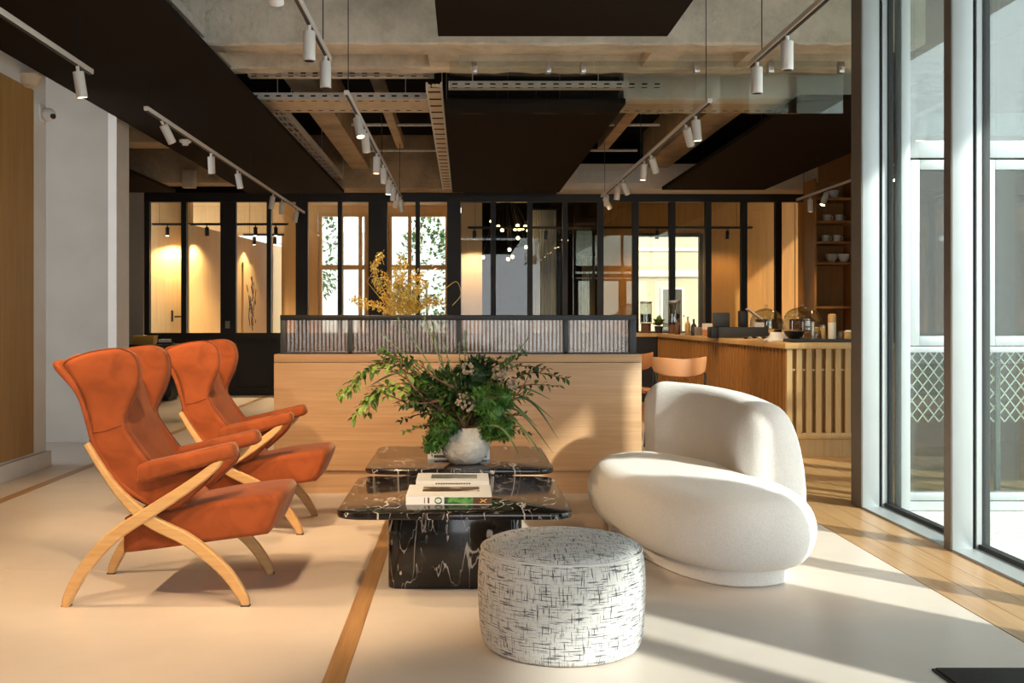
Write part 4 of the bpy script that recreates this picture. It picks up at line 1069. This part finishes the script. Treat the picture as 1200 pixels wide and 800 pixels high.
shaker('candle_glass', 'small glass of straws between the shakers on the tray', 957, 9.0, 0.12, 0.022, 'jarglass', 'sponge', 0.05)
shaker('honey_pot', 'small honey pot with pale lid beside the column', 994, 8.9, 0.105, 0.032, 'sponge', 'ceramic', 0.02, 0)
shaker('cream_jug', 'small steel creamer right of the white mill', 986, 9.0, 0.085, 0.026, 'steel', 'steel', 0.015)
# napkin and glasses, cutlery cluster
t = item('napkin_stack', 'crumpled pale napkins beside the black bowl', 'napkin', 911, 9.15)
mb = MB(); 
rs = []
for i in range(5):
    rs.append([(0.11*(1-i*0.12)*math.cos(a)*(1+0.15*math.sin(3*a+i)), 0.08*(1-i*0.1)*math.sin(a), 0.012+0.018*i) for a in [2*math.pi*k/18 for k in range(18)]])
mb.rings(rs).build('napkin', 'paper', t, True); MB().box(-0.1,0.1,-0.07,0.07,0,0.012).build('bottom_napkin', 'paper', t)
for k in range(7):
    px = 874+k*5.2; d = 10.25+0.12*(k % 3)
    t = item('spectacle_spoon', f'{("leftmost", "second", "third", "fourth", "fifth", "sixth", "last")[k]} small spoon from the left along the bar front edge', 'spoon', px, d, 0, 'spoons on the bar'); t.rotation_euler = (0, 0, random.uniform(-0.6, 0.6)); t.name = 'spoon'
    MB().ball((0, 0, 0.014), 0.03, 12, 6, (0.75, 1, 0.42)).build('spoon_bowl', 'steel' if k % 2 else 'blackmetal', t, True)
    MB().tube([(0, 0.028, 0.014), (0.0, 0.08, 0.02), (0, 0.14, 0.012)], [0.005, 0.004, 0.006], 6).build('spoon_handle', 'blackmetal', t, True)
# jars and bottles toward the far end
def tall_jar(label, px, d):
    t = item('glass_dispenser', label, 'glass jar', px, d, 0, 'tall glass dispensers')
    MB().lathe([(0.075,0.14),(0.085,0.15),(0.085,0.40),(0.075,0.42),(0.07,0.42),(0.08,0.40),(0.08,0.155),(0.001,0.15)], 20).build('jar', 'jarglass', t, True)
    MB().lathe([(0.08,0.42),(0.085,0.425),(0.085,0.445),(0.03,0.455),(0.001,0.455)], 20).build('lid', 'steel', t, True)
    MB().lathe([(0.09,0.0),(0.08,0.02),(0.07,0.02),(0.07,0.13),(0.085,0.14),(0.001,0.14)], 20).build('stand', 'twig', t, True)
    MB().lathe([(0.078,0.152),(0.078,0.27),(0.001,0.27)], 18).build('drink', 'jarglass', t, True)
    MB().tube([(0,-0.085,0.18),(0,-0.12,0.18),(0,-0.12,0.16)], 0.01, 8).build('tap', 'steel', t, True)
tall_jar('tall glass drinks dispenser beside the potted plant', 757, 14.6)
tall_jar('tall glass drinks dispenser standing on the far end of the bar', 790, 13.95)
t = item('potted_plant', 'small leafy plant in a black pot at the far end of the bar', 'plant', 772, 14.45)
MB().lathe([(0.05,0),(0.062,0.10),(0.056,0.10),(0.05,0.09),(0.001,0.09)], 18).build('pot', 'soil', t, True)
mb = MB()
for k in range(70):
    d = rv(); d.z = abs(d.z)+0.2; leaf(mb, Vector((0,0,0.10))+d*0.06*random.random(), d, Vector((0,0,1))+rv(0.4), random.uniform(0.05,0.11), 0.045)
mb.build('foliage', 'leafC', t)
def bottle(label, px, d, h, r, mat, capm='blackmetal'):
    t = item('bottle', label, 'bottle', px, d, 0, 'bottles at the far end of the bar')
    MB().lathe([(r*0.95,0),(r,0.006),(r,h*0.55),(r*0.8,h*0.64),(r*0.34,h*0.74),(r*0.32,h*0.92),(0.001,h*0.92)], 16).build('glass_body', mat, t, True)
    MB().lathe([(r*0.36,h*0.92),(r*0.36,h),(0.001,h)], 12).build('cap', capm, t, True)
bottle('dark bottle standing beside the second glass dispenser', 794, 13.2, 0.21, 0.035, 'twig')
bottle('amber bottle in the group left of the till', 806, 12.7, 0.23, 0.032, 'sponge', 'steel')
bottle('black bottle with steel base left of the till', 813, 12.3, 0.20, 0.036, 'darkmetal')
bottle('pale clear bottle left of the till', 801, 12.95, 0.25, 0.03, 'jarglass', 'steel')
t = item('card_holder', 'clear acrylic card holder on the bar left of the till', 'card holder', 822, 12.0)
MB().box(-0.09,0.09,-0.03,0.03,0,0.11).build('acrylic_block', 'jarglass', t); MB().box(-0.08,0.08,-0.005,0.005,0.005,0.105).build('card', 'steel', t)
t = item('biscuit_box', 'white open carton of biscuits just left of the till', 'box', 832, 11.75)
MB().box(-0.07,0.07,-0.06,0.06,0,0.08).build('biscuits', 'leather', t); MB().box(-0.075,0.075,-0.065,0.065,0.08,0.15).build('carton_top', 'ceramic', t)

# leather dining chairs by the bar
def leather_chair(label, x, y, rz):
    t = thing('leather_chair', label, 'chair', (x, y, 0), rz, 'tan leather chairs')
    Rr = 0.27; rs = []
    for i in range(19):
        a = math.radians(-62+124*i/18); f = abs(-62+124*i/18)/62
        zt_ = 0.815+0.02*f-0.0*f; zb_ = 0.655+0.05*f**2
        c, s__ = math.sin(a), math.cos(a)
        if f > 0.93: zb_ += 0.03
        rs.append([(Rr*c, -Rr*0.8*s__, zb_), (Rr*c*1.05, -Rr*0.8*s__*1.06, zb_+0.01), (Rr*c*1.09, -Rr*0.85*s__, zt_-0.008), (Rr*c*1.06, -Rr*0.83*s__, zt_), (Rr*c*1.03, -Rr*0.81*s__, zt_-0.008), (Rr*c*0.96, -Rr*0.76*s__, zb_+0.01)])
    MB().rings(rs).build('backrest', 'leather', t, True, ang=50)
    slab(MB(), 0.23, 0.22, 0.12, 0.43, 0.475, 0.012).build('seat', 'leather', t, True, ang=50)
    for sx_ in (-1, 1):
        MB().tube([(sx_*0.23,-0.15,0.69),(sx_*0.22,-0.17,0.55),(sx_*0.205,-0.18,0.43),(sx_*0.22,-0.22,0.0)], 0.011, 8).build('leg', 'blackmetal', t, True)
        MB().tube([(sx_*0.19,0.17,0.43),(sx_*0.21,0.21,0.0)], 0.011, 8).build('leg', 'blackmetal', t, True)
    return t
leather_chair('tan leather chair with curved back between the sofa and the bar', 1.88, 9.15, math.radians(8))
leather_chair('tan leather chair half hidden behind the end of the oak partition', 1.62, 10.3, math.radians(20))

# shelving at the far right, with crockery
sh = thing('wall_shelf', 'tall wooden shelving with crockery at the far right behind the bar', 'shelf', (4.58, 13.4, 0))
MB().box(0.0, 0.03, 0, 0.4, 0, 3.0).build('side_panel', 'slat', sh); MB().box(0.52, 0.55, 0, 0.4, 0, 3.0).build('side_panel', 'slat', sh)
MB().box(0.03, 0.52, 0.38, 0.40, 0, 3.0).build('back_panel', 'slat', sh)
SZ = (0.9, 1.30, 1.88, 2.15, 2.42, 2.72)
for z in SZ: MB().box(0.03, 0.52, 0.0, 0.38, z, z+0.03).build('shelf_board', 'slat', sh)
for i, (z, xx, kind) in enumerate(((1.91,0.28,'b'),(1.91,0.44,'b'),(2.18,0.20,'c'),(2.18,0.35,'c'),(2.45,0.22,'c'),(2.45,0.38,'c'),(2.75,0.3,'b'))):
    where = {1.91: 'lowest filled shelf', 2.18: 'middle filled shelf', 2.45: 'third filled shelf', 2.75: 'top shelf'}[z]
    side = 'left' if xx < 0.31 else 'right'
    nm = ('bowl', f'cream bowl on the {where} at the far right, {side} one') if kind == 'b' else ('cup', f'white cup on the {where} at the far right, {side} one')
    t = thing(nm[0], nm[1], nm[0], (4.58+xx, 13.55, z), 0, 'crockery on the far-right shelves')
    if kind == 'b': MB().lathe([(0.03,0),(0.07,0.05),(0.08,0.11),(0.074,0.11),(0.06,0.05),(0.001,0.02)], 18).build('body', 'ceramic', t, True)
    else:
        MB().lathe([(0.03,0),(0.045,0.02),(0.05,0.09),(0.045,0.09),(0.04,0.02),(0.001,0.012)], 16).build('body', 'ceramic', t, True)
        MB().tube([(0.046,0,0.075),(0.075,0,0.07),(0.075,0,0.035),(0.044,0,0.025)], 0.006, 6).build('handle', 'ceramic', t, True)

# black console with yellow box at the far left
cs = thing('console_cabinet', 'low black console under the glazing at the far left', 'cabinet', (-4.6, 14.5, 0))
MB().box(-0.55, 0.45, 0, 0.5, 0.06, 0.80).build('body', 'blackmetal', cs, bevel=0.004); MB().box(-0.5, 0.4, 0.04, 0.46, 0, 0.06).build('plinth', 'blackmetal', cs)
for a in (-0.54, -0.04): MB().box(a, a+0.48, -0.018, 0, 0.08, 0.78).build('door', 'darkmetal', cs)
yb = thing('carton', 'yellow card box on the black console at the far left', 'box', (-4.58, 14.7, 0.80))
MB().box(-0.15, 0.15, -0.1, 0.1, 0, 0.11).build('body', 'shade', yb, bevel=0.003); MB().box(-0.155, 0.155, -0.105, 0.105, 0.11, 0.125).build('lid', 'shade', yb)
tb = thing('tray_box', 'dark flat tray beside the yellow box', 'tray', (-4.28, 14.68, 0.80))
MB().box(-0.1, 0.1, -0.1, 0.1, 0, 0.03).build('base', 'blackmetal', tb); MB().box(-0.08, 0.06, -0.08, 0.08, 0.03, 0.075).build('papers', 'paper', tb)

# ================================================================== YELLOW BOUQUET on the partition
yv = thing('yellow_bouquet', 'vase of yellow blossoming branches behind the reeded glass screen', 'flower arrangement', (PX(470, 7.2), 7.22, zt))
MB().lathe([(0.05,0),(0.07,0.01),(0.085,0.08),(0.075,0.15),(0.05,0.20),(0.055,0.22),(0.048,0.22),(0.043,0.20),(0.07,0.14),(0.001,0.02)], 24).build('vase', 'darkmetal', yv, True)
def YV(px, py, dy=0.0):
    d = 7.22+dy; return Vector((PX(px, d)-PX(470, 7.2), dy, PZ(py, d)-zt))
tips = [((412,350,0),(440,356,0)),((420,358,0.05),(450,362,0)),((437,308,0),(442,335,0)),((447,298,0.05),(441,320,0)),((452,322,0.05),(458,340,0)),((470,300,0),(468,335,0)),
        ((474,308,0.08),(472,340,0)),((462,312,-0.05),(464,340,0)),((486,318,0),(480,340,0)),((496,322,0.05),(486,345,0)),((505,348,0),(490,356,0)),((512,355,0.05),(490,360,0)),
        ((480,330,-0.06),(476,348,0)),((492,338,-0.05),(482,352,0)),((456,338,-0.05),(462,352,0)),((448,348,0.03),(458,358,0)),((500,332,0.08),(488,348,0.03)),((468,322,0.06),(470,345,0)),
        ((463,330,0.02),(466,350,0)),((476,345,-0.08),(474,358,-0.05)),((486,350,-0.08),(480,360,-0.05)),((520,352,0.1),(495,358,0.05))]
for tip, c in tips:
    P = catmull([Vector((0, 0, 0.2)), YV(*c), YV(*tip)+rv(0.01)], 8); st = MB(); st.tube(P, [0.004*(1-0.7*i/(len(P)-1)) for i in range(len(P))], 5)
    mb = MB()
    for i in range(5, len(P)):
        for q in range(9):
            p = P[i]+rv(0.020); dd = rv().normalized()
            leaf(mb, p, dd, rv(), random.uniform(0.014, 0.03), 0.013)
    o = mb.build('blossom_branch', 'yellow', yv); s2_ = st.build('stem', 'yellow', o)
for pts in (((522,338,0),(535,330,0),(540,345,0),(530,358,0)), ((430,330,0.05),(437,318,0.05),(445,300,0.05),(450,310,0.05))):
    P = catmull([YV(*p) for p in pts], 6)
    MB().tube([Vector((0,0,0.2))]+P, 0.0022, 5).build('wiry_twig', 'yellow', yv)
# low dark tray seen through the reeded glass
t = thing('dark_planter', 'long low dark tray seen through the reeded glass', 'tray', (PX(482, 7.1), 7.02, zt))
MB().box(-0.30, 0.30, -0.06, 0.06, 0, 0.03).build('base', 'blackmetal', t); MB().box(-0.30, 0.30, -0.065, -0.06, 0.0, 0.04).build('rim', 'blackmetal', t)

# door mat at the lower right corner
dm = thing('door_mat', 'dark coir door mat at the lower right corner', 'mat', (0, 0, 0))
MB().box(PX(1096, 3.40), 2.0, 2.4, 3.40, 0.0, 0.012).build('pile', 'coir', dm, bevel=0.003)
MB().box(PX(1096, 3.40)-0.008, 2.005, 2.39, 3.408, 0.0, 0.006).build('rubber_edge', 'gasket', dm)

# ================================================================== ROOMS BEHIND THE GLAZING
struct(MB().box(-6.0, 5.4, 15.8, 23.5, -0.12, 0.0).build('floor_rear', 'floor'))
struct(MB().box(-6.0, 0.3, 15.8, 20.8, 3.42, 3.6).build('ceiling_rear', 'plywood'))
struct(MB().box(0.3, 2.55, 15.8, 20.8, 3.42, 3.6).build('ceiling_snug', 'void'))
struct(MB().box(PX(703,16.8), 2.55, 16.9, 20.8, 0, 3.42).build('wall_snug', 'void'))
struct(MB().box(-0.05, 0.02, 16.7, 20.8, 0, 3.42).build('wall_snug_left', 'amber'))
struct(MB().box(2.55, 7.0, 15.8, 17.0, 3.42, 3.6).build('ceiling_rear_right', 'amber'))
# birch door wall at the far left
wr = sroot('wall_rear_left')
MB().box(-6.0, -4.42, 16.55, 16.7, 0, 3.42).build('birch_board', 'plywood', wr)
dr = struct(MB().box(-5.25, -4.50, 16.52, 16.56, 0.0, 3.2).build('door_1', 'plywood', bevel=0.004))
xh = PX(203, 16.5)
lp = MB().box(xh-0.035, xh-0.005, 16.50, 16.52, 1.12, 1.30).build('lock_plate', 'blackmetal', dr)
hn = MB().tube([(xh+0.04, 16.52, 1.20), (xh+0.04, 16.46, 1.20), (xh+0.16, 16.46, 1.20)], 0.012, 8).build('handle', 'blackmetal', dr, True)
# birch wall receding along the corridor with a leaning canvas
a, b = Vector((-4.40, 16.2, 0)), Vector((-3.85, 21.5, 0)); dv = (b-a).normalized()
struct(MB().bar(a+Vector((0,0,1.33)), b+Vector((0,0,1.33)), 0.1, 2.66).build('wall_corridor', 'plywood'))
cv = thing('framed_canvas', 'tall pale canvas with a dark brushed figure seen through the glazing', 'painting', (0, 0, 0))
p0 = a+dv*2.6+Vector((0.07, 0, 1.45)); p1 = a+dv*3.6+Vector((0.07, 0, 1.45))
MB().bar(p0, p1, 0.03, 1.5).build('canvas', 'plywood', cv)
mb = MB(); 
for k in range(26):
    q = p0.lerp(p1, random.gauss(0.5, 0.12))+Vector((0.02, 0, random.gauss(-0.1, 0.24)))
    mb.bar(q, q+dv*random.uniform(-0.12, 0.12)+Vector((0,0,random.uniform(0.05,0.22))), 0.004, 0.03)
mb.build('brush_strokes', 'blackmetal', cv)
struct(MB().box(PX(333, 18.2), PX(350, 18.2), 18.2, 18.35, 0, 3.42).build('wall_pier', 'plywood'))
# rear wall with windows to the garden
rw = sroot('wall_rear')
Y5 = 20.5
for x0_, x1_, z0, z1 in ((-6.0, PX(372, Y5), 2.9, 3.42), (PX(334,Y5), PX(374, Y5), 0, 2.9), (PX(372, Y5), PX(528, Y5), 3.28, 3.42), (PX(430, Y5), PX(456, Y5), 0, 3.28), (PX(524, Y5), PX(545, Y5), 0, 3.28)):
    MB().box(x0_, x1_, Y5, Y5+0.15, z0, z1).build('cladding', 'plywood', rw)
w4 = sroot('window_4', (0, Y5, 0))
def wframe(x0_, x1_, z0, z1, mids, vs_, mat='slatlt'):
    t_ = 0.07
    for x in [x0_, x1_-t_]+[v_ for v_ in vs_]: MB().box(x, x+t_, 0.0, 0.12, z0, z1).build('frame_bar', mat, w4)
    for z in [z0, z1-t_]+mids: MB().box(x0_+t_, x1_-t_, 0.01, 0.11, z, z+t_*1.3).build('frame_bar', mat, w4)
    MB().box(x0_+t_, x1_-t_, 0.05, 0.06, z0+t_, z1-t_).build('pane', 'glass', w4)
wframe(PX(373, Y5), PX(431, Y5), 0.1, 3.28, [2.15], [PX(398, Y5), PX(420, Y5)])
wframe(PX(455, Y5), PX(526, Y5), 0.1, 3.28, [2.15], [PX(488, Y5), PX(478, Y5)])
wframe(-6.0, PX(334, Y5), 0.1, 2.9, [], [-4.6, -3.9])
# garden behind
struct(MB().box(-10, 2.2, 29.0, 29.4, -0.1, 3.6).build('wall_garden', 'garden'))
def shrub(label, x, y, rx, ry, z0, z1, n, mat):
    t = thing('garden_shrub', label, 'shrub', (x, y, 0), 0, 'garden shrubs behind the rear windows')
    mb = MB()
    for k in range(n):
        d = rv().normalized(); c = Vector((d.x*rx, d.y*ry, (z0+z1)/2+d.z*(z1-z0)/2))*1.0
        c = Vector((c.x*random.uniform(.5,1), c.y*random.uniform(.5,1), c.z))
        leaf(mb, c, d+rv(0.8), Vector((0,0,1))+rv(0.4), random.uniform(0.10, 0.2), 0.08)
    stuff(mb.build('foliage', mat, t))
    MB().tube([(0,0,-0.02),(0.03,0,z0*0.6+0.2),(0,0,(z0+z1)/2)], [0.05,0.04,0.02], 7).build('trunk', 'twig', t, True)
shrub('green shrub behind the left rear window', -3.7, 25.0, 0.75, 0.6, 1.6, 4.0, 700, 'leafA')
shrub('tall shrub filling the right rear window', -0.9, 24.4, 0.75, 0.6, 0.5, 3.6, 800, 'leafA')
shrub('small dark shrub low in the right rear window', -1.45, 23.4, 0.5, 0.5, 0.2, 1.7, 400, 'leafB')
shrub('pale shrub behind the far-left rear window', -6.6, 25.0, 1.0, 0.6, 0.8, 3.9, 700, 'leafA')
for k, (x, lab) in enumerate(((-2.55, 'white post in the garden, left rear window'), (-2.2, 'second white post in the garden, left rear window'))):
    tag(MB().box(x, x+0.12, 24.0, 24.12, -0.02, 4.2).build('garden_post', 'white', bevel=0.01), lab, 'post')
pg = thing('pergola_roof', 'slatted white awning above the garden shrubs', 'awning', (-1.0, 24.6, 3.2))
for k in range(9): MB().box(-0.5, 1.4, k*0.16, k*0.16+0.08, 0.02*k, 0.02*k+0.04).build('slat', 'white', pg)
for x in (-0.5, 1.3): MB().bar((x, 0, 0), (x, 1.4, 0.18), 0.06, 0.06).build('bearer', 'white', pg)
for x in (-0.5, 1.3): MB().bar((x, 1.3, -3.22), (x, 1.3, 0.1), 0.07, 0.07).build('post', 'white', pg)
# middle right: dark snug with curtain and pendant bulbs, then amber wall
wm = sroot('wall_rear_middle')
MB().box(PX(541, 16.6), PX(565, 16.6), 16.6, 16.75, 0, 3.42).build('birch_board', 'plywood', wm)
MB().box(PX(541, 16.6), 2.55, 20.8, 21.0, 0, 3.42).build('dark_board', 'void', wm)
w5 = sroot('wall_rear_right')
Y6 = 16.8
wa, wb, wz = PX(744, Y6), PX(824, Y6), PZ(273, Y6)
MB().box(PX(703, Y6), wa, Y6, Y6+0.12, 0, 3.42).build('amber_board', 'amber', w5)
MB().box(wb, 7.0, Y6, Y6+0.12, 0, 3.42).build('amber_board', 'amber', w5)
MB().box(wa, wb, Y6, Y6+0.12, wz, 3.42).build('amber_board', 'amber', w5)
MB().box(wa, wb, Y6, Y6+0.12, 0, 0.9).build('amber_board', 'amber', w5)
for px in (700, 873, 916, 932):
    x = PX(px, Y6); MB().box(x, x+0.012, Y6-0.012, Y6, 0, 3.42).build('cover_strip', 'slat', w5)
w6 = sroot('window_5', (0, Y6, 0))  # window added so the house standing in for the reflection shows
for x in (wa, PX(786, Y6), wb-0.06): MB().box(x, x+0.06, -0.02, 0.1, 0.9, wz).build('frame_bar', 'darkmetal', w6)
for z in (0.9, wz-0.06): MB().box(wa+0.06, wb-0.06, -0.01, 0.09, z, z+0.06).build('frame_bar', 'darkmetal', w6)
MB().box(wa+0.06, wb-0.06, 0.04, 0.05, 0.96, wz-0.06).build('pane', 'glass', w6)
# white house added behind the glass in place of a building's reflection
hb = thing('reflection_house', 'white house with grey windows, added in place of a reflection in the glazing', 'building', (4.6, 24.0, 0))
MB().box(-2.0, 2.6, 0, 0.3, -0.02, 4.2).build('facade', 'bldg', hb)
MB().box(-2.0, 2.6, -0.06, 0, 2.15, 2.3).build('cornice', 'white', hb); MB().box(-2.0, 2.6, -0.04, 0, 2.75, 2.83).build('cornice', 'white', hb)
for x in (-1.1, 0.0, 1.1):
    wdw = MB().box(x, x+0.55, -0.03, 0, 0.7, 1.9).build('window', 'white', hb)
    MB().box(x+0.05, x+0.50, -0.035, -0.03, 0.75, 1.85).build('window_pane', 'darkmetal', wdw)
# sheer curtain in the snug
def curtain(label, x0_, x1_, y, z0, z1):
    t = thing('sheer_curtain', label, 'curtain', (0, y, 0), 0, 'sheer curtains behind the glazing')
    f = []; n = 40
    for k in range(n+1): f.append((x0_+(x1_-x0_)*k/n, 0.03*math.sin(k*1.5)))
    bk_ = [(x, y_+0.004) for x, y_ in reversed(f)]
    MB().rings([[(x, y_, z0) for x, y_ in f+bk_], [(x, y_, z1) for x, y_ in f+bk_]]).build('cloth', 'curtain', t, True, ang=80)
    MB().bar((x0_-0.05, 0, z1+0.02), (x1_+0.05, 0, z1+0.02), 0.02, 0.02).build('curtain_rail', 'blackmetal', t)
curtain('white sheer curtain hanging behind the fourth glazed bay of the middle', PX(624, 17.4), PX(652, 17.4), 17.4, 0.1, PZ(246, 17.4))
curtain('white sheer curtain behind the glass left of the amber wall', PX(682, 17.4), PX(702, 17.4), 17.4, 0.1, PZ(300, 17.4))
# pendant cluster
pc = thing('pendant_cluster', 'hanging cluster of small glowing bulbs in the dark snug', 'chandelier', (PX(592, 17.6), 17.6, 3.42))
MB().lathe([(0.12,-0.0),(0.12,-0.03),(0.001,-0.03)], 20).build('ceiling_rose', 'steel', pc)
for k in range(16):
    x, y, z = random.uniform(-0.42, 0.42), random.uniform(-0.3, 0.3), -random.uniform(0.55, 1.25)
    if random.random() < 0.5: z = -random.uniform(0.62, 0.78)
    c = MB().tube([(x*0.2, y*0.2, -0.03), (x, y, z+0.04)], 0.003, 4).build('cord', 'blackmetal', pc)
    MB().ball((x, y, z), 0.030, 10, 6).build('bulb', 'bulb', c, True)
# black track lights in the rear rooms
track('black track light seen through the left glazing', 16.25, PX(178, 16.25), PX(338, 16.25), [(PX(196,16.25), 0, 0, True, 120, 140), (PX(253,16.85), 0.2, 0, True, 140, 130), (PX(308,16.85), 0, 0, True, 140, 130), (PX(331,16.85), 0, 0, True, 140, 130)], z=PZ(264, 16.25), mat='blackmetal', hang=3.42, axis='x', L=0.13)  # leftmost head and its stretch of rail added to brighten the birch door
track('black track light seen through the glazing above the bar', 16.2, PX(548, 16.2), PX(882, 16.2), [(PX(556,16.2), 0.1, 0, True, 60, 130), (PX(853,16.2), 0.1, 0, True, 40, 150), (PX(770,16.2), 0.1, 0, True, 40, 150), (PX(640,16.2), 0.3, 0, True, 30, 110)], z=PZ(268, 16.2), mat='blackmetal', hang=3.42, axis='x', L=0.13)  # first head and the rail's left end added to light the birch board
track('black track light deeper in the corridor behind the left glazing', 18.9, PX(285, 18.9), PX(350, 18.9), [(PX(298,18.9), 0, 0, True, 50, 120), (PX(322,18.9), 0, 0, True, 50, 120)], z=PZ(276, 18.9), mat='blackmetal', hang=3.42, axis='x', L=0.13)
